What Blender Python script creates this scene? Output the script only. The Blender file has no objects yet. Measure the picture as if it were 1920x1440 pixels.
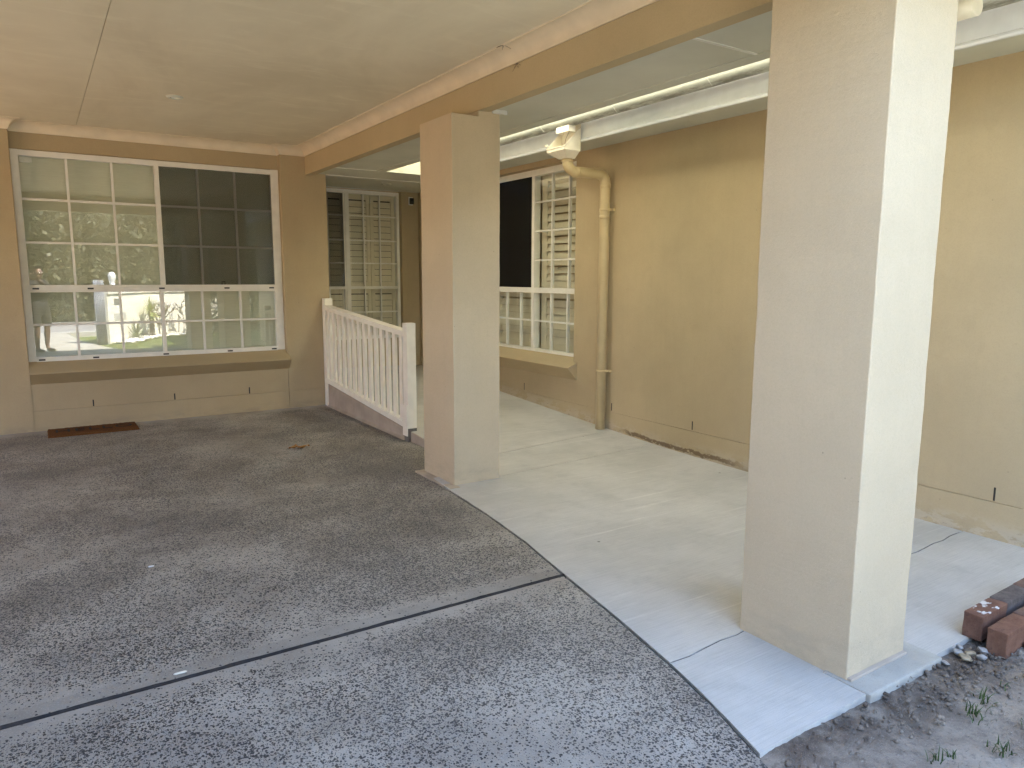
import bpy, bmesh, math, random
from mathutils import Vector, Matrix, noise as mnoise
random.seed(7)
S = bpy.context.scene
COL = S.collection
R = math.radians

# ------------------------------------------------------------------ camera, sky, sun, exposure
yaw, pitch, roll = R(33.0894), R(-8.301), R(0.2038)
fw = Vector((math.sin(yaw)*math.cos(pitch), math.cos(yaw)*math.cos(pitch), math.sin(pitch)))
rt = Vector((math.cos(yaw), -math.sin(yaw), 0)); up = rt.cross(fw)
rt2 = math.cos(roll)*rt + math.sin(roll)*up; up2 = -math.sin(roll)*rt + math.cos(roll)*up
cam_data = bpy.data.cameras.new('camera'); cam = bpy.data.objects.new('camera', cam_data); COL.objects.link(cam)
cam_data.sensor_width = 36; cam_data.lens = 36*1363.8/1920; cam_data.clip_start = .05; cam_data.clip_end = 500
m = Matrix.Identity(4)
for i in range(3):
    m[i][0], m[i][1], m[i][2] = rt2[i], up2[i], -fw[i]
m[0][3], m[1][3], m[2][3] = 0, 0, 1.5
cam.matrix_world = m
S.camera = cam

SUN_EL, SUN_AZ = R(58), R(42)            # azimuth from +Y towards +X
world = bpy.data.worlds.new('World'); S.world = world; world.use_nodes = True
wn = world.node_tree; wn.nodes.clear()
sky = wn.nodes.new('ShaderNodeTexSky'); sky.sky_type = 'NISHITA'; sky.sun_disc = False
sky.sun_elevation = SUN_EL; sky.sun_rotation = SUN_AZ
bg = wn.nodes.new('ShaderNodeBackground'); bg.inputs[1].default_value = .13
wo = wn.nodes.new('ShaderNodeOutputWorld')
wn.links.new(sky.outputs[0], bg.inputs[0]); wn.links.new(bg.outputs[0], wo.inputs[0])
sd = bpy.data.lights.new('sun', 'SUN'); sd.energy = 3.2; sd.angle = R(.5); sd.color = (1, .94, .84)
sun = bpy.data.objects.new('sun', sd); COL.objects.link(sun)
sdir = Vector((math.sin(SUN_AZ)*math.cos(SUN_EL), math.cos(SUN_AZ)*math.cos(SUN_EL), math.sin(SUN_EL)))
sun.rotation_euler = sdir.to_track_quat('Z', 'Y').to_euler(); sun.location = sdir*30

S.view_settings.view_transform = 'Standard'; S.view_settings.look = 'None'
S.view_settings.gamma = 1; S.view_settings.exposure = 3.85
S.render.engine = 'CYCLES'
cy = S.cycles
cy.use_denoising = True; cy.denoising_prefilter = 'NONE'; cy.max_bounces = 10; cy.diffuse_bounces = 7; cy.glossy_bounces = 4
cy.transparent_max_bounces = 12; cy.transmission_bounces = 6; cy.sample_clamp_indirect = 6
cy.caustics_reflective = False; cy.caustics_refractive = False

# ------------------------------------------------------------------ helpers
class MB:
    """collects shapes in one bmesh"""
    def __init__(s): s.bm = bmesh.new()
    def box(s, x0, x1, y0, y1, z0, z1, bev=0):
        b = bmesh.new()
        bmesh.ops.create_cube(b, size=1)
        for v in b.verts:
            v.co = Vector((x0+(v.co.x+.5)*(x1-x0), y0+(v.co.y+.5)*(y1-y0), z0+(v.co.z+.5)*(z1-z0)))
        if bev: bmesh.ops.bevel(b, geom=b.edges[:], offset=bev, segments=2, affect='EDGES', profile=.6)
        s.merge(b); return s
    def merge(s, b, M=None):
        vm = {}
        for v in b.verts: vm[v] = s.bm.verts.new(M @ v.co if M else v.co)
        for f in b.faces:
            try:
                nf = s.bm.faces.new([vm[v] for v in f.verts]); nf.smooth = f.smooth; nf.material_index = f.material_index
            except ValueError: pass
        b.free(); return s
    def poly(s, pts):
        return s.bm.faces.new([s.bm.verts.new(p) for p in pts])
    def prism(s, prof, a, b, f):
        """closed profile [(p,q)] extruded from a to b; f(t,p,q)->xyz"""
        A = [s.bm.verts.new(f(a, p, q)) for p, q in prof]; B = [s.bm.verts.new(f(b, p, q)) for p, q in prof]
        n = len(prof)
        for i in range(n): s.bm.faces.new((A[i], A[(i+1) % n], B[(i+1) % n], B[i]))
        s.bm.faces.new(A[::-1]); s.bm.faces.new(B); return s
    def tube(s, pts, r, seg=12, cap=True, smooth=True):
        pts = [Vector(p) for p in pts]; n = len(pts)
        rs = r if isinstance(r, (list, tuple)) else [r]*n
        rings = []; ref = None
        for i, p in enumerate(pts):
            t = (pts[min(i+1, n-1)]-pts[max(i-1, 0)]).normalized()
            if ref is None: ref = Vector((0, 0, 1)) if abs(t.z) < .9 else Vector((1, 0, 0))
            u = (ref-t*ref.dot(t)).normalized(); ref = u; w = t.cross(u)
            rings.append([s.bm.verts.new(p+rs[i]*(math.cos(2*math.pi*k/seg)*u+math.sin(2*math.pi*k/seg)*w)) for k in range(seg)])
        for a, b in zip(rings, rings[1:]):
            for k in range(seg):
                f = s.bm.faces.new((a[k], a[(k+1) % seg], b[(k+1) % seg], b[k])); f.smooth = smooth
        if cap: s.bm.faces.new(rings[0][::-1]); s.bm.faces.new(rings[-1])
        return s
    def ball(s, c, r, sub=2, sc=(1, 1, 1), rot=None, jit=0):
        b = bmesh.new(); bmesh.ops.create_icosphere(b, subdivisions=sub, radius=r)
        for v in b.verts:
            if jit: v.co *= 1+jit*mnoise.noise(v.co/r*1.3+Vector(c)*7)
            v.co = Vector((v.co.x*sc[0], v.co.y*sc[1], v.co.z*sc[2]))
        for f in b.faces: f.smooth = True
        M = Matrix.Translation(c) @ (rot.to_matrix().to_4x4() if rot else Matrix.Identity(4))
        s.merge(b, M); return s
    def build(s, name, mat, parent=None, recalc=True):
        if recalc: bmesh.ops.recalc_face_normals(s.bm, faces=s.bm.faces[:])
        me = bpy.data.meshes.new(name); s.bm.to_mesh(me); s.bm.free()
        for mm in (mat if isinstance(mat, (list, tuple)) else [mat]): me.materials.append(mm)
        o = bpy.data.objects.new(name, me); COL.objects.link(o)
        if parent:
            o.parent = parent
            o.matrix_parent_inverse = Matrix.Translation(-world_loc(parent))
        return o

def world_loc(o):
    v = Vector(o.location)
    if o.parent: v = world_loc(o.parent)+o.matrix_parent_inverse @ v
    return v

def tag(o, label=None, cat=None, group=None, kind=None):
    for k, v in (('label', label), ('category', cat), ('group', group), ('kind', kind)):
        if v: o[k] = v
    return o
def thing(name, loc, label, cat, group=None):
    o = bpy.data.objects.new(name, None); COL.objects.link(o); o.location = loc; o.empty_display_size = .1
    return tag(o, label, cat, group)

# ------------------------------------------------------------------ materials
class NT:
    def __init__(s, name):
        s.mat = bpy.data.materials.new(name); s.mat.use_nodes = True; s.t = s.mat.node_tree; s.t.nodes.clear()
        s.out = s.t.nodes.new('ShaderNodeOutputMaterial')
    def n(s, typ, ins=None, **props):
        nd = s.t.nodes.new('ShaderNode'+typ)
        for k, v in props.items(): setattr(nd, k, v)
        for k, v in (ins or {}).items():
            if isinstance(v, bpy.types.NodeSocket): s.t.links.new(v, nd.inputs[k])
            else: nd.inputs[k].default_value = v
        return nd
    def pos(s): return s.n('NewGeometry').outputs['Position']
    def obj(s): return s.n('TexCoord').outputs['Object']
    def noise(s, vec, scale, detail=4, rough=.55, dist=0):
        return s.n('TexNoise', {'Vector': vec, 'Scale': scale, 'Detail': detail, 'Roughness': rough, 'Distortion': dist}).outputs[0]
    def math(s, op, a, b=0., clamp=False):
        return s.n('Math', {0: a, 1: b}, operation=op, use_clamp=clamp).outputs[0]
    def ramp(s, v, lo, hi, a=0., b=1.):
        return s.n('MapRange', {0: v, 1: lo, 2: hi, 3: a, 4: b}, interpolation_type='SMOOTHSTEP').outputs[0]
    def mix(s, f, a, b, blend='MIX'):
        nd = s.n('Mix', data_type='RGBA', blend_type=blend)
        for idx, v in ((0, f), (6, a), (7, b)):
            if isinstance(v, bpy.types.NodeSocket): s.t.links.new(v, nd.inputs[idx])
            elif idx == 0: nd.inputs[idx].default_value = v
            else: nd.inputs[idx].default_value = (*v, 1) if len(v) == 3 else v
        return nd.outputs[2]
    def map(s, vec, sc=(1, 1, 1), rot=(0, 0, 0)):
        return s.n('Mapping', {'Vector': vec, 'Scale': sc, 'Rotation': rot}).outputs[0]
    def xyz(s, vec): return s.n('SeparateXYZ', {0: vec}).outputs
    def bump(s, h, strength, dist=.01):
        return s.n('Bump', {'Height': h, 'Strength': strength, 'Distance': dist}).outputs[0]
    def bsdf(s, col, rough=.6, metal=0., spec=.5, normal=None, **kw):
        ins = {'Roughness': rough, 'Metallic': metal, 'Specular IOR Level': spec}
        ins['Base Color'] = col if isinstance(col, bpy.types.NodeSocket) else (*col, 1)
        if normal is not None: ins['Normal'] = normal
        ins.update(kw)
        return s.n('BsdfPrincipled', ins).outputs[0]
    def done(s, sh): s.t.links.new(sh, s.out.inputs[0]); return s.mat

def plain(name, rgb, rough=.5, metal=0., spec=.5, var=.08, scale=6, bump=0., bscale=200):
    t = NT(name); p = t.pos()
    n = t.noise(p, scale, 5)
    c = t.mix(t.ramp(n, .3, .7), [x*(1-var) for x in rgb], [min(1, x*(1+var)) for x in rgb])
    nm = t.bump(t.noise(p, bscale, 2), bump, .002) if bump else None
    return t.done(t.bsdf(c, rough, metal, spec, nm))

def paint(name, rgb, var=.07, bump=.35, rough=.7, base_dirt=0., dirt_top=.12, brown=False, rollers=True):
    """rendered masonry paint: mottled, sandy, faint dirt"""
    t = NT(name); p = t.pos(); x, y, z = t.xyz(p)
    big = t.noise(p, 1.1, 5, .6); mid = t.noise(p, 7, 5, .6); fine = t.noise(p, 420, 2, .6)
    c = t.mix(t.ramp(big, .3, .7), [v*(1-var) for v in rgb], [min(.95, v*(1+var*.7)) for v in rgb])
    c = t.mix(t.math('MULTIPLY', t.ramp(mid, .5, .75), .16), c, [v*.8 for v in rgb])
    if rollers:
        st = t.noise(t.map(p, (9, 9, .6)), 3, 3)
        c = t.mix(t.math('MULTIPLY', t.ramp(st, .45, .75), .12), c, [v*.84 for v in rgb])
    sp = t.n('TexVoronoi', {'Vector': p, 'Scale': 6.}, feature='F1').outputs[0]
    c = t.mix(t.math('MULTIPLY', t.ramp(sp, .028, .018), .5), c, [v*.35 for v in rgb])
    sc = t.noise(t.map(p, (14, 14, 60), (.3, .5, .2)), 1.0, 4, .7)
    c = t.mix(t.math('MULTIPLY', t.ramp(sc, .68, .74), .35), c, [v*.6 for v in rgb])
    gr1 = t.noise(p, 130, 3, .7); gr2 = t.noise(p, 310, 2, .7)
    c = t.mix(t.math('MULTIPLY', t.ramp(gr1, .42, .72), .22), c, [v*.72 for v in rgb])
    c = t.mix(t.math('MULTIPLY', t.ramp(gr2, .52, .70), .25), c, [min(.9, v*1.28) for v in rgb])
    if base_dirt:
        dn = t.noise(t.map(p, (3, 3, 9)), 1.5, 6, .65)
        band = t.ramp(z, dirt_top, 0.)
        k = t.math('MULTIPLY', t.math('MULTIPLY', band, t.ramp(dn, .38, .7)), base_dirt)
        c = t.mix(k, c, (.22, .19, .16))
    if brown:   # a ragged line of flaked paint and damp along the foot of the wall
        rz = t.math('MAXIMUM', t.math('MULTIPLY', t.math('SUBTRACT', y, 4.55), .0575), 0.)
        dz = t.math('SUBTRACT', z, rz)
        n1 = t.noise(t.map(p, (1, 5, 1)), 1.3, 5, .7); n2 = t.noise(t.map(p, (1, 2.4, 6)), 2.1, 7, .75); n3 = t.noise(t.map(p, (1, 9, 20)), 2., 5, .7)
        c = t.mix(t.math('MULTIPLY', t.ramp(dz, .15, .03), t.ramp(n2, .46, .52, 0, .35)), c, (.58, .52, .42))
        off = t.math('ABSOLUTE', t.math('SUBTRACT', dz, t.math('ADD', .005, t.math('MULTIPLY', n1, .075))))
        yr = t.math('MULTIPLY', t.ramp(y, 5.15, 4.95), t.ramp(y, 3.6, 3.9))
        k = t.math('MULTIPLY', t.math('MULTIPLY', t.ramp(off, .024, .012), t.ramp(n3, .36, .46)), yr)
        c = t.mix(t.math('MULTIPLY', k, .85), c, (.14, .085, .042))
        sm = t.math('MULTIPLY', t.ramp(dz, .14, .02), t.ramp(n3, .60, .66, 0, .55)); c = t.mix(sm, c, (.20, .17, .14))
    h = t.math('ADD', t.math('MULTIPLY', fine, .6), t.math('MULTIPLY', t.noise(p, 60, 3), .6))
    return t.done(t.bsdf(c, rough, 0, .35, t.bump(h, bump, .003)))

BEIGE = (.465, .365, .222)
M_wall = paint('render_paint', BEIGE, base_dirt=.35)
M_side = paint('side_render_paint', BEIGE, base_dirt=.5, brown=True)
M_pillar = paint('pillar_render_paint', (.60, .485, .33), bump=.8, base_dirt=.3, dirt_top=.25)
M_beam = paint('beam_paint', (.50, .405, .245), bump=.15, rollers=False)
M_corn = plain('cornice_paint', (.74, .64, .48), .6, var=.05, bump=.2, bscale=90)
M_soff = plain('soffit_paint', (.60, .60, .51), .6, var=.06, scale=2, bump=.1)
M_white = plain('white_powder_coat', (.80, .77, .70), .35, var=.04, scale=9)
M_rail = plain('white_rail_paint', (.86, .80, .70), .4, var=.04, scale=9, bump=.08)
M_fascia = plain('white_steel', (.74, .76, .78), .3, var=.06, scale=5, spec=.6)
M_cream = plain('cream_plastic', (.80, .74, .62), .35, var=.06, scale=12)
M_pipe = plain('pipe_paint', (.56, .44, .25), .4, var=.06, scale=7, bump=.1)
M_black = plain('black_parts_slot_shade', (.012, .012, .012), .5)
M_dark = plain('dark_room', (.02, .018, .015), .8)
M_batten = plain('cover_strip', (.70, .69, .64), .5, var=.04)
M_shutter = plain('shutter_paint', (.72, .64, .50), .4, var=.03)

def mk_ceiling():
    t = NT('ceiling_paint'); p = t.pos()
    big = t.noise(t.map(p, (1, .45, 1), (0, 0, .5)), .9, 6, .62, .6); mid = t.noise(t.map(p, (.7, 2.2, 1), (0, 0, .3)), 2.6, 6, .68, .8)
    c = t.mix(t.ramp(big, .3, .7), (.66, .59, .44), (.80, .73, .565))
    c = t.mix(t.math('MULTIPLY', t.ramp(mid, .48, .72), .45), c, (.86, .80, .63))
    sp = t.n('TexVoronoi', {'Vector': t.map(p, (1, 1.8, 1)), 'Scale': 1.5}, feature='F1').outputs[0]
    c = t.mix(t.math('MULTIPLY', t.ramp(sp, .02, .008), .75), c, (.12, .09, .06))
    return t.done(t.bsdf(c, .75, 0, .3, t.bump(t.noise(p, 45, 4), .12, .004)))
M_ceil = mk_ceiling()

def mk_driveway():
    t = NT('exposed_aggregate'); p = t.pos(); x, y, z = t.xyz(p)
    wob = t.n('VectorMath', {0: t.n('TexNoise', {'Vector': p, 'Scale': 55., 'Detail': 2.}).outputs[1], 1: (.010, .010, .0)}, operation='MULTIPLY').outputs[0]
    q = t.n('VectorMath', {0: p, 1: wob}, operation='ADD').outputs[0]
    q2 = t.map(q, (1, 1, 0))
    v1 = t.n('TexVoronoi', {'Vector': q2, 'Scale': 98., 'Randomness': 1.}, feature='F1')
    v2 = t.n('TexVoronoi', {'Vector': t.map(q2, (1.35, .75, 1), (0, 0, .7)), 'Scale': 185., 'Randomness': 1.}, feature='F1')
    rnd = t.xyz(v1.outputs[1])[0]; rnd2 = t.xyz(v2.outputs[1])[0]
    dens = t.noise(p, .95, 6, .66)
    # trowelled smooth margins along the joint, the walls and the slab edge
    mj = t.math('MULTIPLY', t.ramp(t.math('ABSOLUTE', t.math('SUBTRACT', y, 2.838)), .03, .20, .12, 1.), t.ramp(y, 8.28, 8.05))
    keep = t.math('MULTIPLY', mj, t.ramp(dens, .34, .60, .30, 1.08))
    sz1 = t.math('SUBTRACT', v1.outputs[0], t.math('MULTIPLY', t.xyz(v1.outputs[1])[1], .22)); sz2 = t.math('SUBTRACT', v2.outputs[0], t.math('MULTIPLY', t.xyz(v2.outputs[1])[1], .20))
    s1 = t.math('MULTIPLY', t.ramp(sz1, .36, .30), t.ramp(t.math('SUBTRACT', keep, rnd), .02, .05))
    s2 = t.math('MULTIPLY', t.ramp(sz2, .32, .25), t.ramp(t.math('SUBTRACT', keep, rnd2), .08, .12))
    st = t.math('MAXIMUM', s1, s2)
    cem = t.mix(t.ramp(t.noise(p, 2.2, 6, .65), .3, .7), (.275, .242, .20), (.405, .365, .308))
    cem = t.mix(t.math('MULTIPLY', t.ramp(t.noise(p, .6, 5, .62), .46, .66), .62), cem, (.17, .145, .125))
    cem = t.mix(t.math('MULTIPLY', t.ramp(t.math('ABSOLUTE', t.math('SUBTRACT', y, 2.868)),   .05, .035), .28), cem, (.17, .155, .135))
    cem = t.mix(t.math('MULTIPLY', t.ramp(t.noise(p, 160, 3, .7), .5, .75), .45), cem, (.52, .50, .47))
    cem = t.mix(t.math('MULTIPLY', t.ramp(t.noise(p, 3.6, 3), .66, .78), .4), cem, (.25, .17, .11))
    scol = t.mix(rnd, (.008, .008, .011), (.045, .044, .046))
    c = t.mix(t.math('MULTIPLY', st, .9), cem, scol)
    fl = t.n('TexVoronoi', {'Vector': q2, 'Scale': 5.}, feature='F1').outputs[0]
    c = t.mix(t.ramp(fl, .03, .02), c, (.5, .48, .44))
    h = t.math('ADD', t.math('MULTIPLY', st, .5), t.noise(p, 130, 4, .7))
    rgh = t.math('SUBTRACT', .82, t.math('MULTIPLY', st, .25))
    return t.done(t.bsdf(c, rgh, 0, .4, t.bump(h, .5, .003)))
M_drive = mk_driveway()

def mk_concrete(name, a, b, streak=True):
    t = NT(name); p = t.pos(); x, y, z = t.xyz(p)
    n1 = t.noise(p, 1.6, 6, .6); br = t.noise(t.map(p, (5, 170, 5), (0, 0, .05)), 1, 3, .6)
    br2 = t.noise(t.map(p, (.8, 22, 1), (0, 0, .04)), 1, 4, .6)
    c = t.mix(t.ramp(n1, .3, .7), a, b)
    if streak:
        c = t.mix(t.math('MULTIPLY', t.ramp(br, .4, .7), .27), c, [v*.62 for v in a])
        c = t.mix(t.math('MULTIPLY', t.ramp(br2, .58, .75), .4), c, [min(.8, v*1.35) for v in b])
    c = t.mix(t.math('MULTIPLY', t.ramp(t.noise(p, 4.5, 6, .68), .5, .72), .35), c, [v*.80 for v in a])
    fn = t.noise(p, 240, 3, .75); c = t.mix(t.math('MULTIPLY', t.ramp(fn, .5, .75), .5), c, [v*.6 for v in a])
    sp = t.n('TexVoronoi', {'Vector': p, 'Scale': 3.2}, feature='F1').outputs[0]
    c = t.mix(t.math('MULTIPLY', t.ramp(sp, .035, .02), .8), c, (.1, .09, .08))
    h = t.math('ADD', br, t.math('MULTIPLY', fn, .7))
    return t.done(t.bsdf(c, .8, 0, .35, t.bump(h, .45, .003)))
M_conc = mk_concrete('broomed_concrete', (.445, .425, .385), (.55, .525, .48))
M_footing = mk_concrete('rough_footing', (.34, .32, .28), (.56, .54, .48), False)
M_curb = plain('curb_render', (.40, .335, .27), .8, var=.12, scale=5, bump=.3)
M_curb2 = plain('bracket_grey', (.16, .14, .12), .6, var=.2, scale=20)

def mk_soil():
    t = NT('garden_soil'); p = t.pos(); x, y, z = t.xyz(p)
    n1 = t.noise(p, 3.5, 8, .68); n2 = t.noise(p, 40, 6, .75)
    c = t.mix(t.ramp(n1, .35, .65), (.22, .18, .145), (.355, .30, .24))
    edge = t.math('MULTIPLY', t.ramp(y, 1.05, 1.32), t.ramp(t.noise(p, 9, 4), .3, .6))
    c = t.mix(edge, c, (.14, .11, .088))
    c = t.mix(t.math('MULTIPLY', t.ramp(n2, .5, .7), .6), c, (.12, .10, .085))
    c = t.mix(t.math('MULTIPLY', t.ramp(t.noise(p, 260, 2, .6), .62, .7), .5), c, (.48, .44, .40))
    fib = t.noise(t.map(p, (30, 260, 30), (0, 0, .7)), 1, 2); c = t.mix(t.math('MULTIPLY', t.ramp(fib, .66, .72), .5), c, (.05, .042, .035))
    return t.done(t.bsdf(c, .95, 0, .2, t.bump(t.math('ADD', n2, t.noise(p, 180, 3, .7)), .9, .008)))
M_soil = mk_soil()

def mk_grass(name, a, b):
    t = NT(name); p = t.pos()
    c = t.mix(t.ramp(t.noise(p, 3, 6, .7), .3, .7), a, b)
    c = t.mix(t.math('MULTIPLY', t.ramp(t.noise(p, 60, 3, .7), .45, .7), .6), c, [v*.5 for v in a])
    return t.done(t.bsdf(c, .7, 0, .3, t.bump(t.noise(p, 90, 4, .7), .8, .03)))
M_lawn = mk_grass('lawn_green', (.13, .17, .045), (.23, .25, .07))
M_blade = mk_grass('grass_blade', (.045, .085, .025), (.10, .15, .045))

def mk_leaf(name, a, b, trans=.25):
    t = NT(name); p = t.pos(); n = t.n('ObjectInfo')
    c = t.mix(t.ramp(t.noise(p, 1.7, 4, .6), .3, .7), a, b)
    d = t.bsdf(c, .55, 0, .4); tr = t.n('BsdfTranslucent', {0: c}).outputs[0]
    return t.done(t.n('MixShader', {0: trans, 1: d, 2: tr}).outputs[0])
M_leaf1 = mk_leaf('gum_leaves', (.075, .08, .042), (.17, .17, .09))
M_leaf2 = mk_leaf('shrub_leaves', (.045, .05, .026), (.12, .12, .065))
M_yucca = mk_leaf('yucca_leaves', (.28, .34, .09), (.48, .48, .18))
M_agave = mk_leaf('agave_leaves', (.22, .25, .15), (.34, .36, .24))
M_bark = plain('bark', (.20, .165, .13), .85, var=.35, scale=8, bump=.6, bscale=40)
M_palebark = plain('pale_bark', (.36, .33, .28), .8, var=.25, scale=6, bump=.4, bscale=40)

def mk_glass():
    t = NT('window_glass')
    g_ = t.n('NewGeometry')
    cs = t.math('ABSOLUTE', t.n('VectorMath', {0: g_.outputs['Normal'], 1: g_.outputs['Incoming']}, operation='DOT_PRODUCT').outputs['Value'])
    fr = t.math('ADD', .13, t.math('MULTIPLY', .85, t.math('POWER', t.math('SUBTRACT', 1., cs), 5.)), True)
    gl = t.n('BsdfGlossy', {'Color': (1, 1, 1, 1), 'Roughness': .004}).outputs[0]
    tr = t.n('BsdfTransparent', {'Color': (.95, .98, .95, 1)}).outputs[0]
    return t.done(t.n('MixShader', {0: fr, 1: tr, 2: gl}).outputs[0])
M_glass = mk_glass()
def mk_mesh(name, op, rgb):
    t = NT(name)
    lw = t.n('LayerWeight', {'Blend': .5}).outputs[1]
    o = t.math('ADD', op, t.math('MULTIPLY', lw, (1-op)*.8), True)
    d = t.bsdf(rgb, .6, 0, .3); tr = t.n('BsdfTransparent').outputs[0]
    return t.done(t.n('MixShader', {0: o, 1: tr, 2: d}).outputs[0])
M_fly = mk_mesh('flyscreen_mesh', .48, (.035, .032, .026))
M_flydark = mk_mesh('black_flyscreen_mesh', .94, (.003, .003, .003))

def mk_blind():
    t = NT('blind_fabric'); p = t.pos()
    w = t.noise(t.map(p, (1, 1, 40)), 12, 3); c = t.mix(t.ramp(w, .3, .7), (.62, .61, .48), (.70, .69, .55))
    return t.done(t.bsdf(c, .8, 0, .2))
M_blind = mk_blind()

def mk_gutter():
    t = NT('galvanised_gutter'); p = t.pos()
    n1 = t.noise(t.map(p, (14, 3, 14)), 2, 8, .72); n2 = t.noise(t.map(p, (60, 12, 60)), 1.5, 5, .7)
    z = t.xyz(p)[2]
    c = t.mix(t.ramp(n1, .35, .7), (.60, .60, .54), (.74, .73, .66))
    k = t.math('MULTIPLY', t.ramp(z, 2.845, 2.80), t.ramp(n1, .30, .62))
    c = t.mix(t.math('MULTIPLY', k, .9), c, (.16, .155, .12))
    c = t.mix(t.math('MULTIPLY', t.ramp(n2, .6, .7), .4), c, (.2, .19, .15))
    return t.done(t.bsdf(c, .45, 0, .5))
M_gutter = mk_gutter()
def mk_translucent():
    t = NT('added_sun_diffuser')
    tr = t.n('BsdfTranslucent', {0: (.90, .88, .74, 1)}).outputs[0]; d = t.bsdf((.7, .7, .62), .4)
    return t.done(t.n('MixShader', {0: .75, 1: d, 2: tr}).outputs[0])
M_sheet = mk_translucent()

def mk_brick(name, a, b, white=0.):
    t = NT(name); p = t.obj()
    c = t.mix(t.ramp(t.noise(p, 16, 6, .7), .3, .7), a, b)
    c = t.mix(t.math('MULTIPLY', t.ramp(t.noise(p, 60, 4, .7), .55, .7), .5), c, (.06, .035, .03))
    if white:
        z = t.xyz(p)[2]; nb = t.noise(t.map(p, (14, 26, 1), (0, 0, .5)), 1.3, 3, .5)
        k = t.math('MULTIPLY', t.ramp(z, .105, .108), t.ramp(nb, .52, .60, 0, .85))
        x = t.xyz(p)[0]; k = t.math('MULTIPLY', k, t.math('MULTIPLY', t.ramp(x, .025, .04), t.ramp(x, .21, .19)))
        c = t.mix(k, c, (.78, .76, .74))
    return t.done(t.bsdf(c, .85, 0, .3, t.bump(t.noise(p, 90, 6, .75), 1., .006)))
M_bricks = [mk_brick('painted_red_brick', (.15, .072, .048), (.235, .12, .078), 1), mk_brick('grey_soiled_brick', (.10, .08, .07), (.19, .155, .14)),
            mk_brick('red_brick', (.17, .08, .05), (.25, .13, .085)), mk_brick('brown_brick', (.15, .09, .07), (.23, .14, .10))]

# ------------------------------------------------------------------ ground, driveway, pavement
g = MB(); g.poly([(-60, -70, -.12), (60, -70, -.12), (60, 60, -.12), (-60, 60, -.12)])
tag(g.build('ground', M_lawn), kind='structure')

EDGE = [(-5.9, .62), (-3, .85), (-1, 1.18), (0, 1.45), (.7, 1.62), (1.335, 1.82), (1.428, 1.85), (1.605, 1.91), (1.897, 1.985), (2.303, 2.068), (2.828, 2.162), (3.306, 2.255),
        (3.817, 2.318), (4.476, 2.37), (4.75, 2.395), (4.751, 2.812), (9.6, 2.812)]
def edge_x(y):
    for (a, xa), (b, xb) in zip(EDGE, EDGE[1:]):
        if y <= b: return xa+(xb-xa)*max(0, (y-a))/(b-a)
    return EDGE[-1][1]
def driveway(y0, y1):
    mb = MB(); ys = sorted({y0, y1, *[y0+(y1-y0)*i/40 for i in range(41)], *[e[0] for e in EDGE if y0 < e[0] < y1]})
    prev = None
    for y in ys:
        xe = edge_x(y)-(.014 if y < 4.75 else .004)+.004*mnoise.noise(Vector((y*9, 0, 0)))
        wv = .0025*mnoise.noise(Vector((0, 0, 3))) if y in (y0, y1) else 0
        row = [mb.bm.verts.new((x, y, 0)) for x in (-3.58, -2, 0, xe)]+[mb.bm.verts.new((xe, y, -.1))]
        if prev:
            for i in range(4): mb.bm.faces.new((prev[i], prev[i+1], row[i+1], row[i]))
        prev = row
    # front and rear lips of the slab
    for y, in ((y0,), (y1,)):
        
        mb.prism([(y-.004, -.1), (y-.004+.008, -.1), (y+.004, -.001), (y-.004, -.001)], -3.58, edge_x(y)-.02, lambda t, p, q: (t, p, q))
    return mb
dw = driveway(2.832, 8.36); dw2 = driveway(-.35, 2.800)
dw.merge(dw2.bm)
tag(dw.build('driveway', M_drive), kind='structure')
tag(driveway(-5.9, -.36).build('driveway_apron', mk_concrete('pale_apron', (.34, .32, .27), (.42, .40, .34), False)), kind='structure')
jb = MB(); jb.box(-3.58, 2.168, 2.8005, 2.8315, -.09, -.006)
prev = None
for i in range(240):
    x = -3.5+i*(2.165+3.5)/239; n1, n2 = mnoise.noise(Vector((x*9, 0, 0)))+.5*mnoise.noise(Vector((x*31, 0, 0))), mnoise.noise(Vector((x*8, 5, 0)))+.5*mnoise.noise(Vector((x*35, 5, 0)))
    a_, b_ = jb.bm.verts.new((x, 2.8065-.006*max(-.3, n1), .0012)), jb.bm.verts.new((x, 2.8280+.006*max(-.3, n2), .0012))
    if prev: jb.bm.faces.new((prev[0], prev[1], b_, a_))
    prev = (a_, b_)
tag(jb.build('driveway_joint', plain('joint_filler', (.03, .028, .03), .9, var=.3, scale=25, bump=.6, bscale=80)), kind='structure')

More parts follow.
